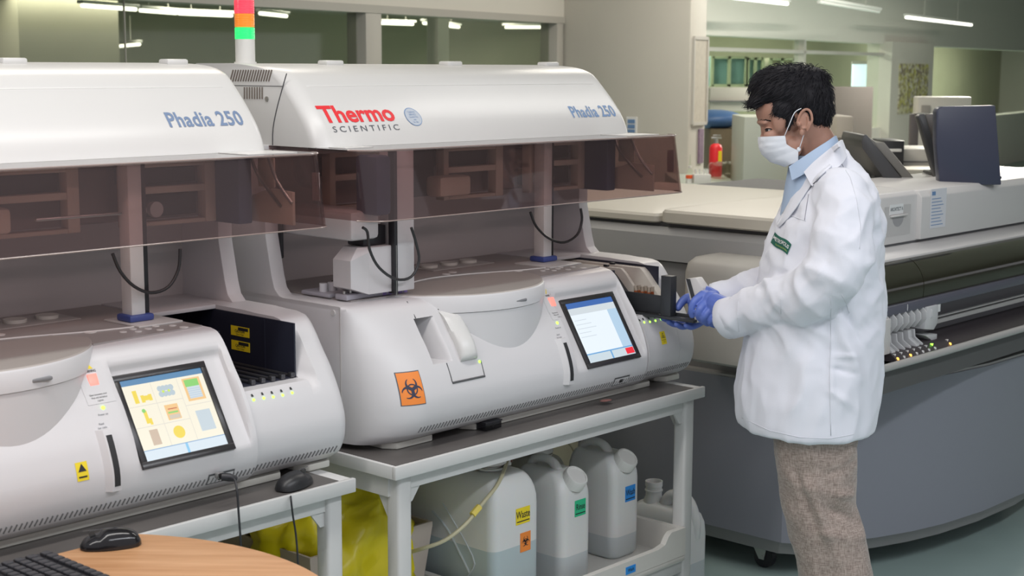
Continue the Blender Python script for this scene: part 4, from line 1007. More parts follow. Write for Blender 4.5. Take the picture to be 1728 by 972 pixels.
# ================================================================ wooden desk with mouse and keyboard
WOOD = bpy.data.materials.new('beech_laminate'); WOOD.use_nodes = True; nt = WOOD.node_tree; bs = nt.nodes['Principled BSDF']; bs.inputs['Roughness'].default_value = .42
tc = nt.nodes.new('ShaderNodeTexCoord'); mp = nt.nodes.new('ShaderNodeMapping'); mp.inputs['Scale'].default_value = (2.2, 30, 8); mp.inputs['Rotation'].default_value = (0, 0, R(-12)); nz = nt.nodes.new('ShaderNodeTexNoise'); nz.inputs['Scale'].default_value = 2; nz.inputs['Detail'].default_value = 6
rp = nt.nodes.new('ShaderNodeValToRGB'); rp.color_ramp.elements[0].color = (.50, .245, .105, 1); rp.color_ramp.elements[1].color = (.66, .37, .19, 1); rp.color_ramp.elements[0].position = .3; rp.color_ramp.elements[1].position = .7
for a, b in ((tc.outputs['Object'], mp.inputs['Vector']), (mp.outputs[0], nz.inputs['Vector']), (nz.outputs['Fac'], rp.inputs['Fac']), (rp.outputs[0], bs.inputs['Base Color'])): nt.links.new(a, b)
DZ = .78; dc = V((-.79, 2.29)); dk = thing('wooden_desk', 'beech laminate desk with a rounded end at the lower left', 'desk', (-.9, 2.1, 0))
pts = []
for k in range(-60, 121):
    a = R(k * 1.5); q = V((dc.x + .53 * math.cos(a), dc.y + .53 * math.sin(a), 0)); r_ = torow(q)
    if r_.y > -.03: break
    pts.append((q.x + .9, q.y - 2.1))
q1 = row(-3.2, -.03); pts += [(q1.x + .9, q1.y - 2.1), (q1.x + .9 - .3, q1.y - 2.1 - .5), (-.79 - 1.0 + .9, 2.29 - 1.35 - 2.1), (-.79 + .9 - .1, 2.29 - .53 - 2.1 - .35)]
MB().prism(pts, DZ - .025, DZ, 'z', .003).build('desk_top', WOOD, dk, angle=30)
MB().box((-.02, -.16, 0), (.04, -.10, DZ - .025), .004).box((-.6, -.7, 0), (-.54, -.64, DZ - .025), .004).box((.0, -.62, 0), (.06, -.56, DZ - .025), .004).box((-.75, -.28, 0), (-.69, -.22, DZ - .025), .004).build('leg', PAINT, dk)
p = pz(187, 922, DZ); mouse('computer_mouse', (p.x, p.y, DZ + .0005), R(200), GLB, 'glossy black mouse on the wooden desk', 1.0)
kb = thing('keyboard', 'black keyboard on the desk, only its corner in view', 'keyboard', row(-2.165, -.06, DZ + .0005), R(-42.5))
MB().box((0, -.15, 0), (.44, 0, .018), .004).build('case', DARK, kb)
for i in range(20):
    for j in range(5):
        x_ = .012 + i * .0208; y_ = -.026 - j * .0235 - (.006 if j else 0)
        MB().box((x_, y_, .017), (x_ + .018, y_ + .018, .024), .0025).build('key', mat('key_black', (.03, .03, .035), .4), kb)
# ================================================================ the big grey analyzer on the right
SL = mat('slate_panel', (.25, .26, .30), .42, bump=.04, bscale=300)
WG = mat('warm_grey_panel', (.28, .275, .275), .45)
LG = mat('light_grey_trim', (.42, .41, .40), .4)
CRM = mat('cream_plastic', (.54, .50, .43), .42, var=.02)
LBX = mat('pale_box_plastic', (.62, .60, .59), .38)
GLC = mat('glossy_smoke_cover', (.035, .033, .022), .08, spec=.8)
ar = thing('large_analyzer', 'large grey floor-standing analyzer with cream lids and a glossy dark cover, behind the person', 'laboratory analyzer', row(1.5, .6), ROWROT)
AO = V((-1.5, -.6, 0))
def ap(mb, n, m, par=None, label=None, **k):
    o = mb.build(n, m, par or ar, AO if par is None else None, **k)
    if label: o['label'] = label
    return o
plan = [(.56, 1.55), (.56, .075), (.60, .010), (.70, -.062), (.83, -.128), (.97, -.180), (1.12, -.218), (1.35, -.25), (1.7, -.26), (2.1, -.22), (2.6, -.10), (2.7, 1.55)]
def inset(pl, d):
    cx, cy = 1.6, .6; return [(x + math.copysign(min(d, abs(x - cx)), cx - x), y + math.copysign(d, cy - y)) for x, y in pl]
mb = MB(); mb.loft([[(x, y, .135) for x, y in plan], [(x, y, .66) for x, y in plan]], True); ap(mb, 'lower_cabinet', SL, angle=28)
mb = MB(); mb.loft([[(x, y, .085) for x, y in inset(plan, .03)], [(x, y, .135) for x, y in inset(plan, .012)]], True); ap(mb, 'plinth', WG, angle=28)
ap(MB().loft([[(x, y, .655) for x, y in inset(plan, -.004)], [(x, y, .668) for x, y in inset(plan, -.004)]], True), 'cabinet_edge', LG, angle=28)
for s, t in ((.66, .20), (.66, 1.35), (1.25, .0), (2.45, .2)):
    cst = ap(MB().cyl((s - .012, t, .038), (s + .012, t, .038), .038, n=24), 'caster', DARK)
    ap(MB().prism([(t - .02, .086), (t + .045, .086), (t + .012, .03), (t - .008, .03)], s - .02, s - .014, 'x').prism([(t - .02, .086), (t + .045, .086), (t + .012, .03), (t - .008, .03)], s + .014, s + .02, 'x').cyl((s - .022, t, .038), (s + .022, t, .038), .007), 'caster_fork', METAL, cst)
# upper side: recessed grey wall, light bevel, dark gap, cream lids
up = [(.60, 1.55), (.60, .14), (.66, .02), (.80, -.06), (2.6, -.06), (2.6, 1.55)]
ap(MB().loft([[(x, y, .665) for x, y in up], [(x, y, 1.02) for x, y in up]], True), 'middle_housing', WG, angle=28)
side2 = [(.575, 1.55), (.575, .12), (.64, -.005), (.80, -.08), (2.6, -.08), (2.6, 1.55)]
ap(MB().loft([[(x, y, 1.026) for x, y in side2], [(x, y, 1.115) for x, y in side2], [(x + (.02 if x < 1 else 0), y, 1.140) for x, y in side2]], True), 'upper_panel', mat('upper_grey', (.34, .335, .33), .42), angle=28)
ap(MB().box((.60, .02, 1.018), (2.6, 1.54, 1.028)).box((.61, .05, 1.138), (2.6, 1.54, 1.155)), 'shadow_gap', SEAM)
def lid(s0, s1, t0, t1, zb, zt, dome, r, name, m):
    mb = MB(); rings = []
    for z, i in ((zb, .012), (zb + .006, 0), (zt - .012, 0), (zt - .003, .006), (zt, .018)): rings.append([(x, y, zz + 0) for x, y, zz in rrect(s0 + i, s1 - i, t0 + i, t1 - i, r, z, 4)])
    c = [((s0 + s1) / 2, (t0 + t1) / 2)]
    for f in (.75, .5, .25, .02): rings.append([((s0 + s1) / 2 + (x - (s0 + s1) / 2) * f, (t0 + t1) / 2 + (y - (t0 + t1) / 2) * f, zt + dome * (1 - f * f)) for x, y, z in rrect(s0 + .018, s1 - .018, t0 + .018, t1 - .018, r, zt, 4)])
    return ap(mb.loft(rings, True), name, m, angle=30)
lid(.575, 1.75, .62, 1.5, 1.152, 1.188, .012, .02, 'rear_lid', CRM)
lid(.565, 1.85, -.0, .604, 1.155, 1.205, .028, .03, 'front_lid', CRM)
# the beige sample carousel module standing out of the side
mb = MB(); rings = []
for z, i in ((.725, .02), (.735, .004), (.76, 0), (1.02, 0), (1.05, .006), (1.068, .022), (1.074, .045)): rings.append(rrect(.42 + i, .70, .02, .40 - i, .035, z, 5))
ap(mb.loft(rings, True), 'side_module', mat('module_beige', (.50, .475, .435), .42), angle=40)
# front top box with notch and labels
FB = -.13
def af(x, y, t=FB): return pt(x, y, t)
mb = MB().prism([(FB, 1.118), (FB, 1.272), (FB + .015, 1.285), (FB + .34, 1.292), (FB + .34, 1.118)], .76, 2.3, 'x', .004); bx = ap(mb, 'front_box', LBX)
p0 = af(1548, 330); mb = MB().prism([(FB - .018, 1.122), (FB - .018, 1.262), (FB, 1.284), (FB + .2, 1.2945), (FB + .2, 1.122)], p0.x, 2.3, 'x', .004); ap(mb, 'front_box_step', LBX, bx)
a = af(1492, 350); b = af(1535, 390)
ap(MB().box((a.x, FB - .0012, b.z - .008), (b.x, FB + .001, a.z)), 'latch_plate', mat('latch_plate_grey', (.56, .54, .53), .4), bx)
nc = af(1515, 365); mb = MB(); n = 24
pts = [(nc.x + .038 * math.cos(R(180 + 180 * k / n)), nc.z - .0 + .034 * math.sin(R(180 + 180 * k / n))) for k in range(n + 1)]
mb.prism(pts, FB - .0016, FB + .0005, 'y'); ap(mb, 'finger_notch', mat('notch_grey', (.36, .35, .36), .5), bx)
ap(MB().box((nc.x - .055, FB - .012, nc.z), (nc.x + .050, FB, nc.z + .006), .003), 'notch_lip', LBX, bx)
nl = af(1512, 354); MX = frame((nl.x, FB - .0016, nl.z + .002), (1, 0, 0), (0, 0, 1))
lb = ap(MB().box((-.045, -.0165, -.0006), (.045, .0165, .0008), M=MX), 'name_plate', WHT, bx)
text(MB(), 'ARCHITECT A', .0165, MX, .0002, .80, lift=.0012).build('name_print', PGREY, lb)
sh = af(1577, 352, FB - .018); MX = frame((sh.x + .02, FB - .0192, sh.z), (1, 0, 0), (0, 0, 1))
lb = ap(MB().box((-.052, -.066, -.0004), (.06, .066, .0006), M=MX), 'paper_sheet', mat('sheet_white', (.72, .72, .76), .5), bx)
mb = MB().box((-.045, .045, .0006), (-.02, .058, .001), M=MX)
for k in range(9): mb.box((-.045, .032 - k * .011, .0006), (.02 + .03 * ((k * 7) % 3) / 3, .0345 - k * .011, .001), M=MX)
ap(mb, 'sheet_print', PBLUE, lb)
ap(MB().box((.62, -.125, 1.098), (2.3, .1, 1.118)), 'box_shadow_gap', SEAM)
ap(MB().prism([(-.19, 1.085), (-.12, 1.112), (.0, 1.112), (.0, 1.05), (-.19, 1.05)], .60, 2.3, 'x', .003), 'sloping_shelf', LBX)
# glossy curved cover
def gl(s0, s1):
    mb = MB(); prof = []
    for k in range(13):
        a = R(62 + 128 * k / 12); prof.append((-.165 + .085 * math.cos(a) - .0, .985 + .098 * math.sin(a)))
    prof += [(-.248, .955), (-.10, .955)]
    return mb.prism(prof, s0, s1, 'x')
sp = pt(1556, 450, -.24).x
cv = ap(gl(.52, sp - .002), 'glossy_cover', GLC, angle=25); ap(gl(sp + .002, 2.2), 'glossy_cover', GLC, angle=25)
ap(MB().box((.50, -.262, .925), (2.2, -.20, .955), .003), 'dark_rail', mat('rail_slate', (.10, .10, .13), .35))
ap(MB().box((pt(1532, 500, -.262).x - .001, -.2635, .93), (pt(1532, 500, -.262).x + .001, -.262, .95)), 'rail_mark', WHT)
# rack loader: pale fins, steps, black strip with lamps
LDR = thing
FIN = mat('fin_grey', (.58, .58, .59), .38)
mb = MB().box((.42, -.19, .79), (2.2, -.12, .93)); ap(mb, 'loader_back', mat('loader_grey', (.20, .20, .21), .5))
x0, x1 = pt(1492, 550, -.26).x, pt(1575, 550, -.26).x
ap(MB().box((pt(1476, 560, -.27).x, -.285, .815), (x0 - .002, -.15, .925), .003), 'side_cheek', LBX)
for k in range(8):
    s = x0 + .010 + k * (x1 - x0 - .03) / 7.6
    ap(MB().prism([(-.262, .928), (-.275, .915), (-.276, .895), (-.255, .868), (-.235, .868), (-.20, .90), (-.20, .928)], s, s + .006, 'x', .001), 'rack_fin', FIN)
for k in range(6):
    s = x0 + .010 + k * (x1 - x0 - .03) / 7.6
    ap(MB().prism([(-.245, .862), (-.255, .862), (-.258, .838), (-.285, .820), (-.285, .812), (-.20, .812), (-.20, .862)], s, s + (.022 if k in (0, 4) else .007), 'x', .001), 'rack_guide', FIN)
s = x1 - .035
ap(MB().prism([(s - .03, .928), (s + .045, .928), (s + .045, .868), (s + .02, .848), (s - .045, .858)], -.27, -.20, 'y', .002), 'loader_wing', FIN)
ap(MB().prism([(s - .04, .838), (s + .045, .832), (s + .045, .812), (s + .02, .805), (s - .0, .82)], -.27, -.20, 'y', .002), 'loader_foot', FIN)
ap(MB().prism([(-.19, .82), (-.285, .815), (-.315, .790), (-.19, .790)], x0, 2.2, 'x'), 'lamp_strip', mat('strip_black', (.05, .04, .045), .35))
for k in range(8):
    s = x0 + .012 + k * (x1 - x0 - .02) / 6.9 * .92
    if k == 7: s = x1 + .035
    for j, zz in ((0, .809), (1, .799)):
        m_ = LEDO if (j == 1 and k in (0, 2, 7)) else LEDG if (j == 0 and k == 6) else WHT
        tt = -.285 - (.815 - zz) * 1.2
        ap(MB().prism([(s - .005, zz - .003 if j else zz + .004), (s + .005, zz - .003 if j else zz + .004), (s, zz + .005 if j else zz - .004)], tt - .003, tt + .004, 'y'), 'lane_lamp', m_)
ap(MB().box((x1 + .01, -.26, .90), (x1 + .045, -.255, .925), .001), 'lane_label', WHT); ap(MB().box((x1 + .01, -.24, .855), (2.2, -.22, .868)).box((x1 + .012, -.24, .875), (2.2, -.23, .879)), 'lane_bars', LG)
ap(MB().tube([(.40, -.315, .787), (.8, -.322, .787), (1.2, -.322, .787), (2.2, -.322, .787)], .012, 14, 2), 'front_bar', LG)
ap(MB().box((.45, -.30, .70), (2.2, -.10, .778)), 'loader_underside', mat('under_dark', (.10, .10, .10), .6))

# ================================================================ monitors and small equipment on top
def slab(x, Y, D, poly, name, m, par, inv):
    mb = MB(); pts = [px(a, b, Y) for a, b in poly]; mb.prism([(p.x, p.z) for p in pts], Y, Y + D, 'y', .004)
    o = mb.build(name, m, par); 
    if inv is not None: o.location = -inv
    return o
MON = mat('monitor_grey', (.055, .055, .058), .4); MONL = mat('monitor_warm_grey', (.20, .19, .17), .4)
g = px(1478, 312, 5.55); tz = 1.245
mo = thing('monitor', 'dark grey flat monitor tilted back on its foot, just behind the shoulder', 'monitor', (g.x, g.y, tz)); iv = V((g.x, g.y, tz))
slab(0, 5.42, .34, ((1457, 228), (1463, 227), (1531, 312), (1500, 313), (1455, 250), (1454, 238)), 'front_panel', MON, mo, iv)
slab(0, 5.45, .28, ((1480, 241), (1492, 240), (1552, 312), (1533, 312), (1463, 229)), 'back_shell', MONL, mo, iv)
slab(0, 5.55, .05, ((1481, 289), (1489, 294), (1480, 311), (1468, 311)), 'stand_arm', MON, mo, iv)
MB().box((-.09, -.06, -.01), (.05, .16, .004), .004).build('foot', MON, mo)
slab(0, 5.7, .12, ((1452, 276), (1468, 274), (1476, 280), (1476, 296), (1470, 304), (1452, 306)), 'stand_knuckle', DARK, mo, iv)
tz = 1.293; g = px(1585, 312, 5.52); mo = thing('monitor', 'tall slanting dark monitor at the right edge, left one of the two', 'monitor', (g.x, g.y, tz)); iv = V((g.x, g.y, tz))
slab(0, 5.48, .04, ((1548, 197), (1552, 193), (1561, 192), (1596, 312), (1583, 312), (1551, 203)), 'screen_frame', MON, mo, iv)
slab(0, 5.52, .16, ((1561, 193), (1578, 192), (1600, 312), (1596, 312)), 'back_shell', mat('monitor_brown', (.13, .115, .105), .3), mo, iv)
MB().box((-.02, .0, 0), (.10, .16, .012), .004).build('foot', MON, mo)
g = px(1600, 312, 5.3); mo = thing('monitor', 'navy edge of a monitor cut off at the right, nearest the frame edge', 'monitor', (g.x, g.y, tz)); iv = V((g.x, g.y, tz))
slab(0, 5.28, .05, ((1580, 188), (1584, 182), (1590, 180), (1680, 178), (1690, 312), (1586, 312), (1580, 240)), 'screen_frame', mat('monitor_navy', (.045, .05, .085), .35), mo, iv)
MB().box((0, .03, 0), (.2, .12, .012), .004).build('foot', MON, mo)
# ---- background bench to the right of the column
CNT = mat('counter_pale', (.42, .46, .41), .5); CABW = mat('cabinet_pale_green', (.50, .53, .46), .5); BRN = mat('brown_board', (.13, .10, .055), .6)
def bbox(x0, x1, y0, y1, Y, D, m, name, bev=.006, par=None):
    a = px(x0, y0, Y); b = px(x1, y1, Y); mb = MB().box((a.x, Y, b.z), (b.x, Y + D, a.z), bev); return mb.build(name, m, par)
ct = px(1150, 302, 10.2); zc = .86
def bz(y, Y): return px(0, y, Y).z
# counter
cn = thing('side_counter', 'pale green-grey counter right of the big column', 'counter', (1.45, 9.9, 0))
a = px(1150, 305, 9.1); b = px(1252, 305, 9.1); zt = bz(307, 9.1)
MB().box((a.x - 1.45, -.8, zt - .06), (b.x - 1.45, .70, zt), .006).build('worktop', CNT, cn); MB().box((a.x - 1.42, -.75, 0), (b.x - 1.48, .68, zt - .06), .004).build('base_unit', mat('base_grey', (.36, .39, .35), .5), cn)
cb = bbox(1256, 1330, 197, 420, 9.0, .5, CABW, 'tall_cabinet'); tag(cb, 'pale green tall cabinet directly behind the masked face', 'cabinet')
bd = bbox(1199, 1262, 217, 420, 10.6, .4, BRN, 'brown_panel'); 
tag(bd, 'brown board leaning behind the fire extinguisher', 'board')
# blue plastic lid
q = px(1205, 201, 10.75); mb = MB().ell((0, 0, 0), (.215, .20, .068), 32, 14); o = mb.build('blue_basin', mat('basin_blue', (.055, .13, .30), .4)); o.location = q; tag(o, 'blue rounded plastic basin on top of the brown board by the column', 'basin')
# fire extinguisher
zt2 = zt; q = px(1207, 292, 9.75); fe = thing('fire_extinguisher', 'red fire extinguisher standing on the counter by the column', 'fire extinguisher', (q.x, 9.75, zt))
hb = bz(238, 9.75) - zt; rr_ = .042
MB().lathe([(rr_ * .9, 0), (rr_, .01), (rr_, hb * .86), (rr_ * .8, hb * .95), (rr_ * .35, hb)], (0, 0, 0), 28).build('cylinder', RED, fe)
MB().cyl((0, 0, hb), (0, 0, hb + .03), .014).box((-.03, -.008, hb + .03), (.035, .008, hb + .042), .002).box((-.02, -.006, hb + .048), (.03, .006, hb + .056), .002).build('valve', METAL, fe)
MB().box((.012, -rr_ - .002, hb * .45), (.034, -rr_ * .6, hb * .78)).build('label', YEL, fe)
# clear scoop-like bag and bottles
q = px(1219, 300, 9.55); sb = blob('plastic_pouch', (q.x, 9.5, zt + .055), (.12, .08, .055), glassy('pouch_film', (.80, .78, .72), fres=1.5), 5, .02, 'clear crumpled plastic pouch on the counter in front of the extinguisher', 'pouch', 30, 20)
for k, x in enumerate((1212, 1222, 1232, 1243)):
    q = px(x, 285, 9.9); b = thing('bottle', ('small white bottle behind the plastic pouch, first from the left', 'small white bottle behind the plastic pouch, second from the left', 'small white bottle behind the plastic pouch, third from the left', 'small white bottle behind the plastic pouch, nearest the tall cabinet')[k], 'bottle', (q.x, 9.9, zt), 0, 'bottles behind the plastic pouch')
    MB().lathe([(.018, 0), (.018, .05), (.009, .065), (.009, .075)], n=16).build('bottle_body', GLASS, b); MB().cyl((0, 0, .075), (0, 0, .088), .011).build('cap', WHITEP, b)
# white rack with vials and orange cap left of it
q = px(1184, 296, 9.2); rk = thing('vial_box', 'white box of small vials on the counter in front of the column', 'box', (q.x, 9.2, zt))
w_ = .052; MB().box((-w_, -.04, 0), (w_, .04, .055), .003).build('box_body', WHITEP, rk)
for k in range(4): MB().cyl((-.036 + k * .024, 0, .05), (-.036 + k * .024, 0, .085), .008, n=10).build('vial', CAPM, rk)
q = px(1163, 296, 9.2); b = thing('orange_cap_bottle', 'small pot with an orange-red cap left of the white vial box', 'pot', (q.x, 9.2, zt)); MB().cyl((0, 0, 0), (0, 0, .028), .02).build('pot_body', WHITEP, b); MB().cyl((0, 0, .028), (0, 0, .048), .021).build('cap', mat('cap_orange', (.85, .12, .03), .4), b)
q = px(1163, 262, 9.25); b = thing('wash_bottle', 'thin clear squeeze bottle with a long spout beside the white vial box', 'bottle', (q.x + .012, 9.3, zt)); MB().lathe([(.02, 0), (.02, .06), (.008, .085), (.004, .16), (.002, .17)], n=14).build('bottle_body', GLASS, b); MB().cyl((0, 0, .085), (0, 0, .10), .01, n=12).build('collar', WHITEP, b)
# ---- right background: equipment beyond the monitors
DW = mat('far_white', (.56, .54, .50), .45)
def far(x0, x1, y0, y1, Y, D, m, name, label, cat, parts=()):
    a = px(x0, y0, Y); b = px(x1, y1, Y); c = V(((a.x + b.x) / 2, Y, 0)); r_ = thing(name, label, cat, (c.x, Y, b.z))
    MB().box((a.x - c.x, 0, 0), (b.x - c.x, D, a.z - b.z), .012).build('housing', m, r_)
    for nm, u0, u1, v0, v1, mm in parts:
        w2, h2 = b.x - a.x, a.z - b.z
        MB().box((a.x - c.x + u0 * w2, -.012, v0 * h2), (a.x - c.x + u1 * w2, .002, v1 * h2), .003).build(nm, mm, r_)
    return r_
bench = far(1356, 1700, 285, 420, 8.6, 2.6, mat('bench_beige', (.50, .46, .39), .5), 'rear_bench', 'beige laboratory bench running behind the monitors', 'bench', (('door_gap', .5, .505, .1, .8, SEAM),))
zb = bz(285, 8.6)
def onb(x0, x1, y0, Y, D, m, name, label, cat, parts=()):
    a = px(x0, y0, Y); b = px(x1, y0, Y); c = (a.x + b.x) / 2; r_ = thing(name, label, cat, (c, Y, zb)); w2, h2 = b.x - a.x, a.z - zb
    MB().box((-w2 / 2, 0, 0), (w2 / 2, D, h2), .01).build('housing', m, r_)
    for nm, u0, u1, v0, v1, mm in parts: MB().box((-w2 / 2 + u0 * w2, -.012, v0 * h2), (-w2 / 2 + u1 * w2, .002, v1 * h2), .002).build(nm, mm, r_)
    return r_
onb(1522, 1600, 251, 9.0, .4, DW, 'bench_instrument', 'low cream instrument on the bench between the monitors', 'instrument', (('front_gap', .02, .98, .28, .33, SEAM),))
onb(1491, 1527, 237, 8.9, .3, DARK, 'black_printer', 'small black printer behind the tilted monitor', 'printer', (('paper_slot', .15, .85, .6, .7, WHT),))
tr = onb(1428, 1466, 262, 8.8, .25, mat('rack_navy', (.05, .06, .10), .5), 'tube_rack', 'navy rack of capped tubes just behind the shoulder', 'rack')
for k in range(8): MB().cyl((-.06 + k * .0172, .02, .05), (-.06 + k * .0172, .02, .118), .006, n=8).build('capped_tube', mat('tube_cap_dark', (.12, .10, .16), .5), tr)
onb(1550, 1640, 163, 10.5, .14, DW, 'tall_instrument', 'tall white instrument at the right edge behind the slanting monitor', 'instrument', (('side_slot', .06, .22, .35, .85, mat('slot_shadow_grey', (.30, .28, .26), .5)),))
onb(1538, 1552, 192, 10.0, .06, mat('dark_easel', (.09, .08, .085), .5), 'dark_panel', 'narrow dark upright panel left of the slanting monitor', 'panel')
onb(1412, 1440, 196, 9.6, .4, mat('far_grey_machine', (.40, .37, .33), .5), 'rounded_instrument', 'grey rounded instrument seen just behind the hair', 'instrument', (('front_seam', .1, .9, .5, .52, SEAM),))
# ================================================================ the tray being pulled out and the racks in the bay
BTR = mat('tray_black', (.030, .032, .036), .45)
ST = -.140
tr = thing('rack_tray', 'black L-shaped rack tray being pulled out of the sample bay by gloved hands', 'tray', row(ST, .05, .985), ROWROT)
O = -V((ST, .05, .985))
A_, B_, C_, D_ = (ps(x, y, ST) for x, y in ((1064, 492), (1126, 500), (1126, 532), (1080, 528)))
zl = ps(1150, 538, ST).z; te = ps(1177, 543, ST).y
MB().prism([(A_.y + .06, zl + .006), (A_.y + .06, A_.z), (B_.y, B_.z), (B_.y, zl + .006)], ST - .002, ST + .002, 'x', .001).build('side_wall', BTR, tr, O)
p0, p1 = ps(1121, 466, ST), ps(1138, 466, ST)
MB().box((ST - .016, p1.y, zl), (ST + .012, p0.y, p1.z), .0015).build('upright_stop', BTR, tr, O)
MB().box((ST - .020, te, zl - .004), (ST + .020, A_.y + .06, zl + .004), .0015).box((ST + .018, te, zl), (ST + .022, A_.y + .06, zl + .012), .001).build('tray_base', BTR, tr, O)
hz = [ps(x, y, ST + .01) for x, y in ((1177, 545), (1193, 540), (1190, 485), (1178, 468), (1160, 470), (1172, 520))]
hp_ = MB().prism([(p.y, p.z) for p in hz], ST - .002, ST + .030, 'x', .003).build('white_handle', LBX, tr, O)
hz = [ps(x, y, ST - .004) for x, y in ((1172, 520), (1176, 515), (1164, 471), (1158, 470))]
MB().prism([(p.y, p.z) for p in hz], ST - .006, ST - .002, 'x', .0005).build('handle_edge', BTR, hp_)
for k, s in enumerate((-.108, -.086, -.058)):
    r_ = thing('sample_rack', ('dark sample rack standing in the bay of the right instrument, nearest the screen', 'pale sample rack in the bay, second from the screen', 'pale sample rack in the bay next to the outer wall')[k], 'rack', row(s, .36, .986), ROWROT)
    h = (.100, .108, .112)[k]; m_ = BTR if k == 0 else mat('rack_cream', (.58, .53, .47), .42); f = (-.19, -.21, -.262)[k]
    MB().prism([(f, 0), (f + .04, h * .45), (f + .085, h * .9), (f + .10, h), (.14, h), (.14, 0)], -.008 if k != 1 else -.005, .007 if k != 2 else .020, 'x', .0015).build('rack_body', m_, r_)
    MB().box((-.006, -.06, h), (.006, -.045, h + .006), .001).build('rack_tab', DARK, r_)
TG = glassy('tube_glass', (.90, .88, .86)); BLD = mat('serum_orange', (.55, .16, .06), .4)
for k in range(6):
    s = -.128 + (k % 2) * .016; t = (A_.y - .010) - (k // 2) * .024
    tb = thing('test_tube', 'orange-red serum tube behind the black tray, ' + ('back left', 'back right', 'middle left', 'middle right', 'front left', 'front right')[k] + ' of the six', 'test tube', row(s, t, .986), ROWROT, 'sample tubes behind the black tray wall')
    MB().lathe([(.001, 0), (.0045, .002), (.0062, .008), (.0062, .068), (.0066, .069), (.0054, .069), (.0054, .01)], n=14).build('glass_wall', TG, tb)
    MB().lathe([(.001, .002), (.005, .008), (.005, .054), (.001, .0541)], n=12).build('serum', BLD, tb)

# ================================================================ the person
SKIN = mat('skin', (.40, .215, .155), .48, bump=.12, bscale=260, sss=.12, bdist=.0006, var=.06, vscale=30)
COAT = mat('lab_coat_cotton', (.76, .77, .84), .8, bump=.35, bscale=420, sheen=.2, bdist=.0005)
SHIRT = mat('pale_blue_shirt', (.42, .53, .70), .8, bump=.2, bscale=500, bdist=.0005)
MASKM = mat('mask_white', (.78, .80, .85), .75, bump=.2, bscale=500, bdist=.0004)
GLOVE = mat('nitrile_glove', (.12, .185, .56), .42, bump=.25, bscale=110, bdist=.0012)
HAIR = mat('black_hair', (.010, .009, .012), .6, spec=.25)
TRS = bpy.data.materials.new('taupe_trousers'); TRS.use_nodes = True; nt = TRS.node_tree; bs = nt.nodes['Principled BSDF']; bs.inputs['Roughness'].default_value = .8; bs.inputs['Sheen Weight'].default_value = .25
tc = nt.nodes.new('ShaderNodeTexCoord'); cols = []
for sc_ in ((380, 380, 60), (60, 60, 520)):
    mp = nt.nodes.new('ShaderNodeMapping'); mp.inputs['Scale'].default_value = sc_; nz = nt.nodes.new('ShaderNodeTexNoise'); nz.inputs['Scale'].default_value = 1; nz.inputs['Detail'].default_value = 2
    nt.links.new(tc.outputs['Object'], mp.inputs['Vector']); nt.links.new(mp.outputs[0], nz.inputs['Vector']); cols.append(nz)
ad = nt.nodes.new('ShaderNodeMath'); ad.operation = 'ADD'; nt.links.new(cols[0].outputs['Fac'], ad.inputs[0]); nt.links.new(cols[1].outputs['Fac'], ad.inputs[1])
rp = nt.nodes.new('ShaderNodeValToRGB'); rp.color_ramp.elements[0].position = .38; rp.color_ramp.elements[1].position = .62
hv = nt.nodes.new('ShaderNodeMath'); hv.operation = 'MULTIPLY'; hv.inputs[1].default_value = .5; nt.links.new(ad.outputs[0], hv.inputs[0]); nt.links.new(hv.outputs[0], rp.inputs['Fac'])
rp.color_ramp.elements[0].color = (.225, .17, .145, 1); rp.color_ramp.elements[1].color = (.45, .365, .32, 1); nt.links.new(rp.outputs[0], bs.inputs['Base Color'])

PY = 3.98
PB = px(1385, 500, PY); PB = V((PB.x, PY, 0))
person = thing('person', 'person in a white lab coat, face mask and blue gloves reaching into the instrument', 'person', PB)
POFF = -PB
def pp_(mb_or_me, name, m, par=None, voxel=None, sm=4, angle=180):
    if isinstance(mb_or_me, MB):
        if voxel: me = remesh(mb_or_me, name, voxel, sm)
        else: me = mb_or_me.mesh(name, None, angle)
    else: me = mb_or_me
    o = linkmesh(me, name, m, par or person); o.location = POFF if par is None else (0, 0, 0)
    return o
def ringpx(y, xl, xr, hy, Yc=PY, e=2.3, n=56, yaw=0):
    a = px(xl, y, Yc); b = px(xr, y, Yc); cx = (a.x + b.x) / 2; rx = (b.x - a.x) / 2; z = (a.z + b.z) / 2; out = []
    for j in range(n):
        t = 6.28318 * j / n; c, s = math.cos(t), math.sin(t)
        out.append(V((cx + rx * math.copysign(abs(c) ** (2 / e), c), Yc + hy * math.copysign(abs(s) ** (2 / e), s), z)))
    return out
def chain(mb, pts, n=20, k=6):          # rounded limb through (x, y, Y, r) stations
    P = [px(a, b, Y) for a, b, Y, r in pts]; rr = [r for *_, r in pts]
    mb.tube(P, rr, n, k)
    for p, r in ((P[0], rr[0]), (P[-1], rr[-1])): mb.ell(p, (r, r, r), 16, 10)
    return mb
def crease(me, folds, amp=1.0, cloth=None):         # cloth folds: ridges along given lines (a, b, width, depth)
    NEW = []; NRM = [v.normal.copy() for v in me.vertices]
    for v, nv in zip(me.vertices, NRM):
        d = 0
        for a, b, w_, h_ in folds:
            ab = b - a; t = max(0, min(1, (v.co - a).dot(ab) / ab.length_squared)); q = a + ab * t; r_ = (v.co - q).length
            if r_ < w_ * 3:
                f = math.exp(-(r_ / w_) ** 2) * math.sin(math.pi * (.12 + .76 * t)); d += h_ * 1.5 * f
        q = v.co * 9; d += .0035 * noise.noise(V((q.x, q.y, q.z * .55))) * amp + .002 * noise.noise(q * 2.7) * amp
        if cloth: d += cloth(v.co)
        NEW.append(v.co + nv * d)
    for v, c in zip(me.vertices, NEW): v.co = c
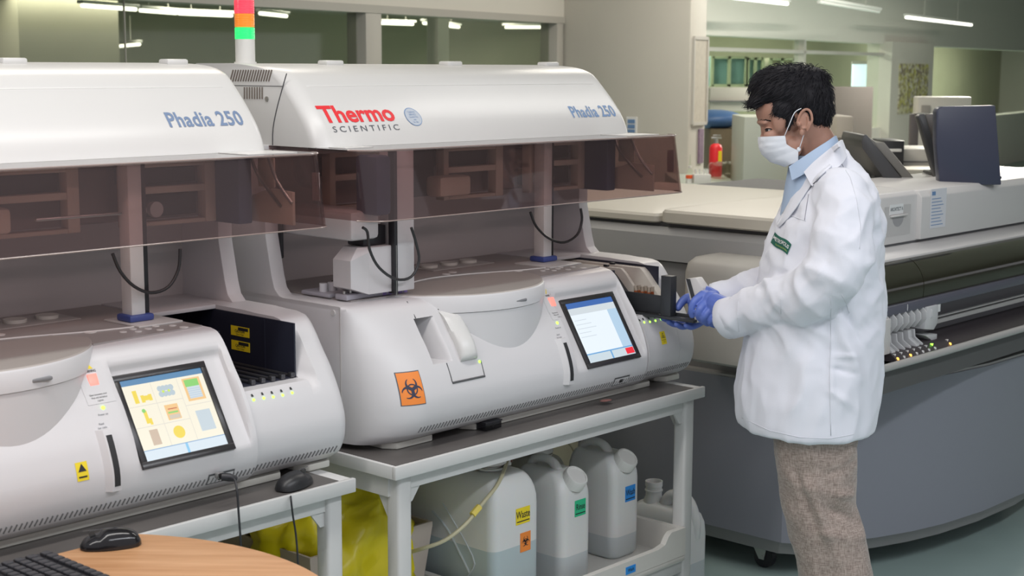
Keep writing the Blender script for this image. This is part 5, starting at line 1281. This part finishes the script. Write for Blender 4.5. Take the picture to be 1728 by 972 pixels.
def coatcloth(p):                       # hanging folds in the skirt, drag folds over chest and sleeves
    k = max(0, min(1, (1.02 - p.z) / .10)); rd = lambda q: 1 - 2 * abs(noise.noise(q))
    sk = .014 * rd(V((p.x * 8, p.y * 8, p.z * 1.8 + p.x * 1.5))) + .006 * rd(V((p.x * 17, p.y * 17, p.z * 7)))
    a = p.x * .70 + p.z * .71; b = -p.x * .71 + p.z * .70
    up_ = .0095 * rd(V((a * 12, p.y * 9, b * 4.5))) + .0055 * rd(V((a * 9, p.y * 12, b * 20))) + .0030 * rd(V((a * 30, p.y * 24, b * 10)))
    return ((sk * k + up_ * (1 - k)) - .006) * (.40 + .60 * sstep(.70, .84, p.z))
# ---- trousers and shoes
mb = MB()
def leg(mb, Yc, sh, hy):
    rows = [(700, 1318, 1440, 1.0), (745, 1304, 1443, 1.0), (800, 1312, 1442, .97), (850, 1319, 1442, .92), (885, 1327, 1456, .90), (920, 1338, 1464, .86), (972, 1350, 1472, .82)]
    rings = [ringpx(y, a + sh, b + sh, hy * k, Yc, 2.2, 44) for y, a, b, k in rows]
    last = rings[-1]; c = sum(last, V((0, 0, 0))) / len(last)
    for z, f, dx in ((.20, .88, .012), (.10, .80, .02), (.075, .80, .02)): rings.append([V((c.x + (p.x - c.x) * f + dx, c.y + (p.y - c.y) * f, z)) for p in last])
    mb.loft(rings, True); return c
c1 = leg(mb, 3.885, 0, .098); c2 = leg(mb, 4.075, 2, .098)
mb.loft([ringpx(690, 1318, 1440, .19, PY), ringpx(735, 1310, 1440, .18, PY), ringpx(760, 1330, 1425, .14, PY)], True)
me = remesh(mb, 'trousers', .007, 3); PX = lambda x, y, Y: px(x, y, Y)
crease(me, [(PX(1370, 760, 3.79), PX(1400, 960, 3.79), .010, .006), (PX(1330, 770, 3.80), PX(1390, 930, 3.79), .012, -.008), (PX(1345, 790, 3.79), PX(1420, 950, 3.79), .012, .009),
            (PX(1400, 800, 3.79), PX(1440, 775, 3.84), .010, -.008), (PX(1400, 860, 3.79), PX(1450, 880, 3.84), .012, -.009), (PX(1410, 835, 3.79), PX(1445, 835, 3.84), .012, .008), (PX(1380, 900, 3.79), PX(1455, 905, 3.84), .014, .008), (PX(1340, 830, 3.80), PX(1375, 972, 3.79), .012, .007)], 1.6, lambda p: .005 * (1 - 2 * abs(noise.noise(V((p.x * 13 + p.z * 5, p.y * 9, p.z * 7 - p.x * 4))))) - .002)
trs = pp_(me, 'trousers', TRS)
me2 = MB().tube([px(x, y, 3.79) + V((0, -.0015, 0)) for x, y in ((1386, 745), (1391, 790), (1392, 850), (1400, 880))], .0010, 5, 3)
SHO = mat('shoe_black', (.02, .018, .018), .35)
for c in (c1, c2):
    mb = MB(); x0 = c.x + .075
    mb.loft([[V((x0 - .29 * f, c.y + w_ * math.cos(a) * .5, max(.004, h_ * math.sin(a)) if math.sin(a) > 0 else .004)) for a in [6.28318 * j / 24 for j in range(24)]] for f, w_, h_ in ((0, .04, .05), (.06, .07, .08), (.25, .078, .095), (.45, .082, .085), (.7, .095, .058), (.9, .08, .042), (1.0, .035, .02))], True)
    pp_(mb, 'shoe', SHO)
# ---- shirt and coat
mb = MB(); mb.loft([ringpx(y, a, b, h) for y, a, b, h in ((262, 1345, 1412, .062), (280, 1332, 1412, .075), (310, 1327, 1430, .10), (345, 1321, 1440, .10), (385, 1314, 1440, .10), (440, 1320, 1440, .10))], True)
shirt = pp_(mb, 'shirt', SHIRT, voxel=.006, sm=3)
mb = MB()
mb.loft([ringpx(y, a, b, h) for y, a, b, h in ((255, 1388, 1424, .050), (266, 1372, 1432, .075), (285, 1362, 1448, .12), (305, 1350, 1463, .172), (330, 1338, 1474, .205), (360, 1324, 1481, .212), (388, 1308, 1484, .210), (430, 1294, 1486, .203), (480, 1283, 1486, .195), (540, 1272, 1484, .195), (600, 1261, 1481, .205), (660, 1250, 1475, .215), (700, 1247, 1469, .222), (716, 1249, 1466, .222))], True)
chain(mb, [(1416, 325, 3.845, .066), (1424, 365, 3.80, .074), (1420, 420, 3.765, .078), (1402, 468, 3.765, .078), (1365, 498, 3.80, .070), (1320, 508, 3.87, .062), (1280, 520, 3.93, .057), (1236, 535, 3.99, .052)])
chain(mb, [(1390, 325, 4.13, .07), (1372, 400, 4.18, .072), (1335, 465, 4.20, .068), (1280, 490, 4.19, .056), (1213, 504, 4.185, .042)])
me = remesh(mb, 'lab_coat', .0065, 5)
# open the cuffs and the hem inwards
ca, cb_ = px(1236, 535, 3.99), px(1280, 520, 3.93)
F3 = 3.79
crease(me, [(PX(1462, 395, 3.83), PX(1415, 475, 3.74), .010, -.014), (PX(1283, 486, 3.88), PX(1340, 512, 3.79), .009, -.010), (PX(1290, 478, 3.88), PX(1345, 500, 3.79), .009, .009), (PX(1330, 440, 3.76), PX(1300, 480, 3.85), .014, .008),
            (PX(1370, 330, 3.80), PX(1340, 420, 3.77), .016, .006), (PX(1440, 350, 3.76), PX(1390, 440, 3.70), .014, -.006), (PX(1430, 380, 3.74), PX(1380, 470, 3.70), .012, .006), (PX(1475, 370, 3.90), PX(1440, 470, 3.79), .012, .008),
            (PX(1400, 500, 3.78), PX(1402, 690, 3.77), .006, .005), (PX(1420, 520, 3.78), PX(1455, 580, 3.79), .010, -.009), (PX(1410, 540, 3.78), PX(1450, 640, 3.79), .014, .008), (PX(1380, 560, 3.77), PX(1340, 690, 3.76), .016, .009),
            (PX(1350, 560, 3.77), PX(1385, 640, 3.76), .012, -.009), (PX(1400, 600, 3.77), PX(1440, 600, 3.79), .007, .005), (PX(1400, 620, 3.77), PX(1440, 630, 3.79), .007, -.006), (PX(1400, 660, 3.77), PX(1440, 690, 3.79), .010, .007),
            (PX(1300, 560, 3.80), PX(1290, 720, 3.80), .016, .008), (PX(1275, 600, 3.85), PX(1265, 720, 3.85), .012, -.008), (PX(1330, 580, 3.77), PX(1325, 740, 3.77), .012, -.007), (PX(1465, 520, 3.86), PX(1466, 690, 3.86), .014, .007),
            (PX(1250, 520, 3.92), PX(1300, 545, 3.85), .010, .006), (PX(1360, 350, 3.79), PX(1356, 385, 3.78), .005, -.006)], 1.0, coatcloth)
coat = pp_(me, 'lab_coat', COAT)
# rays from the photo's viewpoint find places on the cloth, so seams and badges lie on its surface
from mathutils.bvhtree import BVHTree
bvh = BVHTree.FromPolygons([v.co[:] for v in me.vertices], [tuple(p.vertices) for p in me.polygons])
def cast(x, y, lift=.0015, tree=None):
    d = (FW + RT * ((x - CX) / FPX) - UP * ((y - CY) / FPX)).normalized()
    h, n, i, q = (tree or bvh).ray_cast(EYEP, d)
    if h is None: return px(x, y, 3.8)
    return h + n * lift
def seam(pts, name, m=COAT, r=.0010, par=None, sm=4, lift=.0006):
    return pp_(MB().tube([cast(x, y, lift) for x, y in pts], r, 6, sm), name, m, par)
def dense(pts, k=5):
    out = []
    for (a, b), (c, d) in zip(pts, pts[1:]): out += [(a + (c - a) * i / k, b + (d - b) * i / k) for i in range(k)]
    return out + [pts[-1]]
SEAMC = mat('coat_seam', (.68, .69, .74), .8)
seam(dense([(1402, 500), (1402, 560), (1400, 640), (1402, 735)]), 'side_seam', SEAMC, .0009, coat, 1)
seam(dense([(1318, 495), (1318, 530)], 3), 'sleeve_seam', SEAMC, .0008, coat, 1)
seam(dense([(1246, 509), (1244, 530), (1247, 560)], 4), 'cuff_stitch', SEAMC, .0008, coat, 1)
seam(dense([(1252, 705), (1300, 727), (1350, 738), (1400, 740), (1440, 733)], 5), 'hem_stitch', SEAMC, .0008, coat, 1)
seam(dense([(1415, 268), (1435, 300), (1445, 335), (1452, 380), (1450, 420)], 5), 'shoulder_seam', SEAMC, .0008, coat, 1)
seam(dense([(1328, 361), (1345, 368), (1360, 373)], 3), 'pocket_edge', SEAMC, .0010, coat, 1)
seam(dense([(1365, 328), (1361, 350), (1358, 372)], 4), 'pocket_slit', mat('slit_shadow', (.30, .30, .35), .8), .0010, coat, 1)
seam(dense([(1420, 497), (1428, 512), (1433, 528)], 3), 'side_slit', SEAMC, .0010, coat, 1)
# lapel and collar: sheets of cloth over the coat
def sheet(rows, name, m, par, th=.003, tree=None, nu=8, lift=.003, out=None):
    P = []
    for (xa, ya), (xb, yb), extra in rows:
        P.append([cast(xa + (xb - xa) * i / nu, ya + (yb - ya) * i / nu, lift + extra * math.sin(math.pi * i / nu), tree) for i in range(nu + 1)])
    mb = MB(); n = nu + 1; vs = [p for r_ in P for p in r_]; fs = [(i * n + j, i * n + j + 1, (i + 1) * n + j + 1, (i + 1) * n + j) for i in range(len(P) - 1) for j in range(nu)]
    vb = [p - V((0, -th, 0)) for p in vs]; k = len(vs)
    bd = [(0, j) for j in range(n)] + [(i, n - 1) for i in range(1, len(P))] + [(len(P) - 1, j) for j in range(n - 2, -1, -1)] + [(i, 0) for i in range(len(P) - 2, 0, -1)]
    idx = [i * n + j for i, j in bd]; sd = [(idx[q], idx[(q + 1) % len(idx)], idx[(q + 1) % len(idx)] + k, idx[q] + k) for q in range(len(idx))]
    mb.add(vs + vb, fs + [tuple(a + k for a in f[::-1]) for f in fs] + sd)
    return pp_(mb, name, m, par)
sheet([((1413, 243), (1428, 262), .0), ((1398, 254), (1412, 275), .002), ((1378, 268), (1394, 292), .002), ((1362, 284), (1380, 306), .002), ((1349, 303), (1371, 314), .001), ((1341, 318), (1360, 330), .001), ((1333, 340), (1348, 349), .001), ((1322, 362), (1333, 369), 0), ((1312, 380), (1317, 385), 0)], 'lapel', COAT, coat, lift=.004)
# collar band standing up round the neck
def band(ctrl, name, m, par, th=.004):
    mb = MB(); rings = []
    for (a, b, Y1), (c, d, Y2) in ctrl:
        A, B = px(a, b, Y1), px(c, d, Y2); rings.append((A, B))
    vs = [p for r_ in rings for p in r_]; k = len(vs); n = len(rings)
    cen = sum(vs, V((0, 0, 0))) / k
    vo = [p + (V((p.x - cen.x, p.y - cen.y, 0)).normalized()) * th for p in vs]
    fs = [(2 * i, 2 * i + 2, 2 * i + 3, 2 * i + 1) for i in range(n - 1)]; fs2 = [tuple(q + k for q in f[::-1]) for f in fs]
    top = [(2 * i, 2 * i + k, 2 * i + 2 + k, 2 * i + 2) for i in range(n - 1)] + [(2 * i + 1, 2 * i + 3, 2 * i + 3 + k, 2 * i + 1 + k) for i in range(n - 1)]
    ends = [(0, 1, 1 + k, k), (2 * n - 2, 2 * n - 2 + k, 2 * n - 1 + k, 2 * n - 1)]
    mb.add(vs + vo, fs + fs2 + top + ends); return pp_(mb, name, m, par, angle=60)
def around(near_top, near_bot):         # near-side points from the nape to the throat, mirrored to the far side
    f = lambda pt_: (pt_[0], pt_[1], 2 * (HYC) - pt_[2])
    A = [(a, b) for a, b in zip(near_top, near_bot)]
    return [(f(a), f(b)) for a, b in A[::-1]] + A
HYC = 3.985
def fine(P, k=5):
    P = [V(p) for p in P]; out = []
    for i in range(len(P) - 1):
        a = P[max(i - 1, 0)]; b = P[i]; c = P[i + 1]; d = P[min(i + 2, len(P) - 1)]
        for q in range(k):
            t = q / k; out.append(tuple(.5 * ((2 * b) + (c - a) * t + (2 * a - 5 * b + 4 * c - d) * t * t + (3 * b - a - 3 * c + d) * t ** 3)))
    return out + [tuple(P[-1])]
band(around(fine([(1409, 229, 3.975), (1406, 231, 3.945), (1396, 238, 3.922), (1376, 251, 3.912), (1352, 268, 3.916), (1333, 281, 3.932)]),
            fine([(1417, 250, 3.975), (1414, 254, 3.930), (1402, 262, 3.902), (1382, 275, 3.892), (1360, 292, 3.896), (1338, 304, 3.912)])), 'shirt_collar', SHIRT, shirt)
band(around(fine([(1419, 236, 3.975), (1416, 238, 3.935), (1407, 245, 3.906), (1390, 259, 3.894), (1373, 274, 3.890), (1358, 290, 3.892)]),
            fine([(1427, 258, 3.975), (1427, 264, 3.905), (1420, 276, 3.868), (1403, 291, 3.855), (1388, 303, 3.856), (1371, 314, 3.862)])), 'coat_collar', COAT, coat, .005)
# badge
gx = lambda u_, v_: (1308.8 + 27.5 * u_ - 7.2 * v_ , 392 + 20.5 * u_ + 17.5 * v_ + 1.6 * math.sin(u_ * 6.28))
def patch(u0, u1, v0, v1, name, m, par, lift, nu=12, nv=6):
    P = [cast(*gx(u0 + (u1 - u0) * i / nu, v0 + (v1 - v0) * j / nv), lift) for j in range(nv + 1) for i in range(nu + 1)]; n = nu + 1
    return pp_(MB().add(P, [(j * n + i, j * n + i + 1, (j + 1) * n + i + 1, (j + 1) * n + i) for j in range(nv) for i in range(nu)]), name, m, par)
bdg = patch(0, 1, 0, 1, 'green_badge', mat('badge_green', (.012, .12, .085), .6), coat, .0022)
vs, fs = textmesh('METR\u25CFPOLIS'.replace('\u25CF', 'O'), 1, .02, 1.0, 'LEFT'); mx = max(v[0] for v in vs); mn = min(v[0] for v in vs)
pp_(MB().add([cast(*gx(.05 + .90 * (v[0] - mn) / (mx - mn), .40 - v[1] * .42), .0034) for v in vs], fs), 'badge_lettering', WHT, bdg)
vs, fs = textmesh('The Pathology Specialist', 1, .01, 1.0, 'LEFT'); mx = max(v[0] for v in vs); mn = min(v[0] for v in vs)
pp_(MB().add([cast(*gx(.25 + .70 * (v[0] - mn) / (mx - mn), .76 - v[1] * .20), .0034) for v in vs], fs), 'badge_small_lettering', mat('badge_lime', (.42, .55, .12), .6), bdg)
# ---- head
HY = 3.985
mb = MB()
def el(x, y, dY, r, tilt=0): mb.ell(px(x, y, HY + dY), r, 28, 18, rot=Matrix.Rotation(R(tilt), 3, 'Y') if tilt else None)
el(1340, 168, 0, (.096, .073, .086)); el(1309, 186, 0, (.053, .060, .052)); el(1312, 216, 0, (.044, .055, .050)); el(1322, 243, 0, (.044, .050, .038), -20)
el(1312, 261, 0, (.023, .026, .019)); el(1290, 236, 0, (.013, .013, .020), -10); el(1293, 256, 0, (.012, .022, .010)); el(1287, 207, 0, (.015, .046, .0075))
for s in (-1, 1):
    el(1302, 230, s * .038, (.022, .020, .020)); el(1335, 250, s * .046, (.030, .012, .030), 25); el(1316, 205, s * .055, (.02, .012, .03))
    el(1298, 226, s * .033, (.014, .014, .008))
mb.tube([px(1350, 205, HY), px(1368, 232, HY + .005), px(1382, 262, HY + .005), px(1390, 292, HY + .005)], [.060, .056, .058, .068], 26, 4)
head = pp_(mb, 'head_and_neck', SKIN, voxel=.0042, sm=5)
# ear
def ear(s):
    mb = MB(); Ye = HY + s * .0775; c = px(1357, 206, Ye)
    hx, hz = .0175, .033
    pts = []
    for k in range(15):
        a = R(-50 + 250 * k / 14); pts.append(c + V((hx * math.cos(a) * (1 if math.sin(a) > -.2 else .8) + .004 * math.sin(a) , s * (.006 + .004 * math.cos(a)), hz * math.sin(a) * (1.0 if math.sin(a) > 0 else .95))))
    mb.tube(pts, [.0026] + [.0038] * 13 + [.003], 10, 3)
    mb.ell(c + V((.001, s * .001, -.001)), (.0145, .0035, .028), 18, 12); mb.ell(c + V((-.005, s * .002, -.027)), (.0075, .005, .0095), 14, 10)
    mb.tube([c + V((.007, s * .006, .016)), c + V((.009, s * .007, .0)), c + V((.004, s * .006, -.014)), c + V((-.006, s * .005, -.016))], [.0026, .0032, .003, .0024], 8, 3)
    mb.ell(c + V((-.0125, s * .005, -.006)), (.004, .004, .006), 12, 8)
    mb.ell(c + V((-.004, -s * .006, 0)), (.012, .010, .024), 14, 10)
    return pp_(mb, 'ear', SKIN, head, voxel=.0017, sm=3)
ear(-1); ear(1)
EYW = mat('eye_white', (.55, .50, .48), .2); EYD = mat('eye_dark', (.012, .008, .006), .1)
tree_h = BVHTree.FromPolygons([v.co[:] for v in head.data.vertices], [tuple(p.vertices) for p in head.data.polygons])
for s in (-1, 1):
    c = px(1298, 219, HY + s * .0385); e = pp_(MB().ell(c, (.0105, .0100, .0085), 20, 14), 'eye', EYW, head)
    pp_(MB().ell(c + V((-.0060, s * .0042, -.001)), (.0052, .0052, .0058), 16, 10), 'iris', EYD, e)
    mb = MB().tube([c + V((-.0115, s * .0015, .0005)), c + V((-.0075, s * .0085, .0052)), c + V((.001, s * .0115, .0052)), c + V((.0105, s * .0080, -.001))], [.0018, .0026, .0028, .0016], 8, 4)
    mb.tube([c + V((-.0105, s * .002, -.003)), c + V((-.004, s * .0095, -.0068)), c + V((.006, s * .009, -.0055))], [.0014, .0018, .0012], 8, 4); pp_(mb, 'eyelid', SKIN, head)
    pp_(MB().tube([c + V((-.0125, s * .002, .000)), c + V((-.0085, s * .0095, .0036)), c + V((.001, s * .0135, .0032)), c + V((.0085, s * .0100, -.0005))], [.0006, .0012, .0012, .0006], 6, 4), 'eyelashes', HAIR, head)
    mb = MB(); b0 = px(1281, 208, HY + s * .024); b1 = px(1307, 206, HY + s * .052)
    for k in range(46):
        f = k / 45; x = 1279 + 29 * f; y = 209 - 4.5 * math.sin(f * 2.2) + random.uniform(-1.4, 1.4); dY = -(.022 + .034 * f)
        h, n_, i_, q_ = tree_h.ray_cast(px(x, y, HY + s * .12), V((0, -s, 0)))
        if h is None: continue
        p = h + n_ * .0008; mb.tube([p, p + V((.004, s * .001, .0008 * (1 - 2 * f))), p + V((.008, s * .0015, -.002 * f))], [.0011, .0009, .0003], 4, 1)
    pp_(mb, 'eyebrow', HAIR, head)
# mask
mb = MB(); NU, NV = 40, 22; front = [(0, 1279.5, 231), (.25, 1281, 247), (.5, 1285, 260), (.75, 1299, 273), (1, 1324, 282)]; back = [(0, 1325, 229), (.35, 1327, 243), (.55, 1336, 249), (.75, 1347, 254), (1, 1347, 272)]
def l3(tab, t):
    for a, b in zip(tab, tab[1:]):
        if t <= b[0]: f = (t - a[0]) / (b[0] - a[0]); return a[1] + (b[1] - a[1]) * f, a[2] + (b[2] - a[2]) * f
    return tab[-1][1:]
G = []
for j in range(NV + 1):
    v_ = j / NV; fx, fy = l3(front, v_); bx_, by_ = l3(back, v_); wd = .066 - .008 * v_; rowp = []
    pl_ = .0022 * (1 - ((v_ * 4) % 1)) * (1 if .08 < v_ < .9 else 0)
    for i in range(NU + 1):
        a = R(-90 + 180 * i / NU); c, s = math.cos(a), math.sin(a); k = c ** .80 if c > 0 else 0
        sag = .006 * noise.noise(V((i * .22, j * .3, 4))) * k
        x = bx_ + (fx - bx_) * k; y = by_ + (fy - by_) * k; Y = HY + wd * math.copysign(abs(s) ** .85, s)
        p = px(x, y, Y); out_ = V((-c, s, 0)); rowp.append(p + out_ * (pl_ * (.3 + .7 * k) + sag * .5))
    G.append(rowp)
n = NU + 1; vs = [p for r_ in G for p in r_]; cen = px(1325, 250, HY); vo = [p + (cen - p).normalized() * .0016 for p in vs]; k = len(vs)
fs = [(j * n + i, j * n + i + 1, (j + 1) * n + i + 1, (j + 1) * n + i) for j in range(NV) for i in range(NU)]
idx = [i for i in range(n)] + [j * n + NU for j in range(1, NV + 1)] + [NV * n + i for i in range(NU - 1, -1, -1)] + [j * n for j in range(NV - 1, 0, -1)]
mb.add(vs + vo, fs + [tuple(q + k for q in f[::-1]) for f in fs] + [(idx[q], idx[(q + 1) % len(idx)], idx[(q + 1) % len(idx)] + k, idx[q] + k) for q in range(len(idx))])
mask = pp_(mb, 'face_mask', MASKM, angle=60)
for s in (-1, 1):
    Ym = HY + s * .0665
    mb = MB().tube([px(1324, 229, Ym), px(1332, 210, HY + s * .080), px(1341, 190, HY + s * .084), px(1352, 183, HY + s * .082)], .0012, 8, 4)
    mb.tube([px(1349, 250, HY + s * .062), px(1353, 238, HY + s * .072), px(1357, 225, HY + s * .080)], .0012, 8, 4); pp_(mb, 'ear_loop', MASKM, mask)
    pp_(MB().ell(px(1348, 252, HY + s * .060), (.006, .003, .007), 14, 10), 'loop_knot', MASKM, mask, voxel=.002, sm=1)
# hair
mb = MB()
el(1334, 156, 0, (.104, .079, .068), 12); el(1352, 168, 0, (.083, .0805, .075)); el(1374, 178, 0, (.047, .070, .060)); el(1284, 165, 0, (.034, .052, .022), -38); el(1306, 150, 0, (.06, .066, .045), -18)
el(1350, 132, 0, (.075, .055, .034)); el(1387, 200, 0, (.024, .052, .028))
for s in (-1, 1): el(1322, 184, s * .056, (.030, .018, .030)); el(1333, 205, s * .064, (.009, .008, .022), 8); el(1378, 196, s * .040, (.026, .022, .026), 0)
hme = remesh(mb, 'hair', .005, 3)
hn = [v.normal.copy() for v in hme.vertices]
for v, nv in zip(hme.vertices, hn):
    q = v.co * 38; v.co += nv * (.003 * noise.noise(V((q.x, q.y * .6, q.z))) + .0015 * noise.noise(q * 2.4))
hair = pp_(hme, 'hair', HAIR)
random.seed(11); mb = MB(); crown = px(1375, 128, HY); VV = [type('P', (), dict(co=v.co.copy(), normal=v.normal.copy())) for v in hme.vertices]; NVt = len(VV)
for k in range(2600):
    v = VV[random.randrange(NVt)]; p = v.co; n_ = v.normal
    fl = (p - crown); fl.z -= .03; fl = fl - n_ * fl.dot(n_)
    if p.x < px(1345, 100, HY).x and p.z > px(0, 190, HY).z: fl += V((-.06, 0, -.012)); fl = fl - n_ * fl.dot(n_)
    if fl.length < 1e-4: continue
    fl.normalize(); fl = (fl + V((random.uniform(-.25, .25), random.uniform(-.25, .25), random.uniform(-.25, .25)))).normalized()
    L = random.uniform(.012, .028); fr = p.x < px(1290, 100, HY).x
    if fr: L *= 1.25
    if p.z < px(0, 185, HY).z: L *= .45
    up_ = n_ * random.uniform(.001, .005) * (1.6 if p.z > px(0, 140, HY).z else 1)
    mb.tube([p - n_ * .001, p + fl * L * .5 + up_, p + fl * L + up_ * .6 + V((0, 0, -.003 if fr else -.0005))], [.0010, .0008, .0002], 3, 2, cap=False)
pp_(mb, 'hair_strands', mat('hair_strand_black', (.012, .011, .015), .5, spec=.3), hair)
# ---- hands
def finger(mb, pts):
    P = [px(*p[:3]) for p in pts]; rr = [p[3] for p in pts]
    mb.tube(P, rr, 14, 4)
    for p, r in zip(P, rr): mb.ell(p, (r, r, r), 14, 10)
# near left hand: back of the hand to us, fingers closed on the white handle
mb = MB()
finger(mb, [(1246, 530, 4.00, .031), (1226, 521, 4.045, .030), (1208, 513, 4.08, .030)])
mb.ell(px(1200, 510, 4.095), (.030, .026, .032), 22, 14); mb.ell(px(1208, 522, 4.075), (.028, .022, .027), 22, 14); mb.ell(px(1190, 502, 4.115), (.018, .022, .022), 18, 12)
finger(mb, [(1186, 498, 4.10, .0135), (1172, 508, 4.085, .0108), (1167, 521, 4.085, .0098), (1168, 532, 4.095, .0088)])
finger(mb, [(1190, 512, 4.085, .0135), (1181, 522, 4.07, .0112), (1179, 533, 4.08, .0102), (1185, 541, 4.10, .0090)])
finger(mb, [(1198, 524, 4.07, .0130), (1190, 533, 4.065, .0108), (1188, 541, 4.08, .0098), (1194, 546, 4.10, .0088)])
finger(mb, [(1210, 532, 4.06, .0120), (1201, 540, 4.06, .0098), (1200, 546, 4.075, .0088), (1206, 549, 4.09, .0080)])
finger(mb, [(1206, 498, 4.12, .0150), (1194, 490, 4.15, .0125), (1182, 489, 4.175, .0112), (1174, 494, 4.19, .0100)])
pp_(mb, 'gloved_hand', GLOVE, voxel=.0022, sm=3)
# far right hand: palm up under the tray, thumb against its side
mb = MB()
finger(mb, [(1232, 508, 4.185, .029), (1210, 515, 4.195, .029), (1194, 522, 4.205, .028)])
mb.ell(px(1180, 524, 4.215), (.034, .034, .022), 22, 14, rot=Matrix.Rotation(R(-14), 3, 'Y')); mb.ell(px(1172, 512, 4.235), (.020, .020, .024), 18, 12)
finger(mb, [(1176, 505, 4.245, .0150), (1163, 502, 4.245, .0135), (1152, 508, 4.235, .0120), (1144, 519, 4.225, .0108)])
finger(mb, [(1168, 533, 4.27, .0125), (1148, 540, 4.28, .0105), (1131, 541, 4.27, .0095), (1119, 537, 4.255, .0085)])
finger(mb, [(1170, 537, 4.245, .0130), (1152, 545, 4.245, .0110), (1139, 547, 4.235, .0100), (1129, 543, 4.22, .0090)])
finger(mb, [(1175, 540, 4.22, .0128), (1162, 548, 4.215, .0108), (1151, 551, 4.205, .0098), (1142, 547, 4.19, .0088)])
finger(mb, [(1186, 541, 4.195, .0120), (1176, 548, 4.185, .0098), (1166, 552, 4.175, .0088), (1158, 549, 4.165, .0080)])
pp_(mb, 'gloved_hand', GLOVE, voxel=.0022, sm=3)
# cuffs: open ends of the sleeves round the gloves
for (a, b, Y, r), (c, d, Y2, r2) in (((1236, 535, 3.99, .056), (1229, 537, 4.0, .055)), ((1213, 504, 4.185, .046), (1207, 505, 4.187, .046))):
    A, B = px(a, b, Y), px(c, d, Y2)
    mb = MB(); ax = (B - A).normalized(); o1 = ax.orthogonal().normalized(); o2 = ax.cross(o1)
    rg = lambda p, q: [p + (o1 * math.cos(.19635 * j) + o2 * math.sin(.19635 * j)) * q for j in range(32)]
    mb.loft([rg(A - ax * .02, r * .94), rg(A, r), rg(B + ax * .008, r * 1.0), rg(B + ax * .010, r * .96), rg(B + ax * .006, r * .92), rg(A - ax * .01, r * .86)], False); pp_(mb, 'cuff', COAT, coat, angle=60)
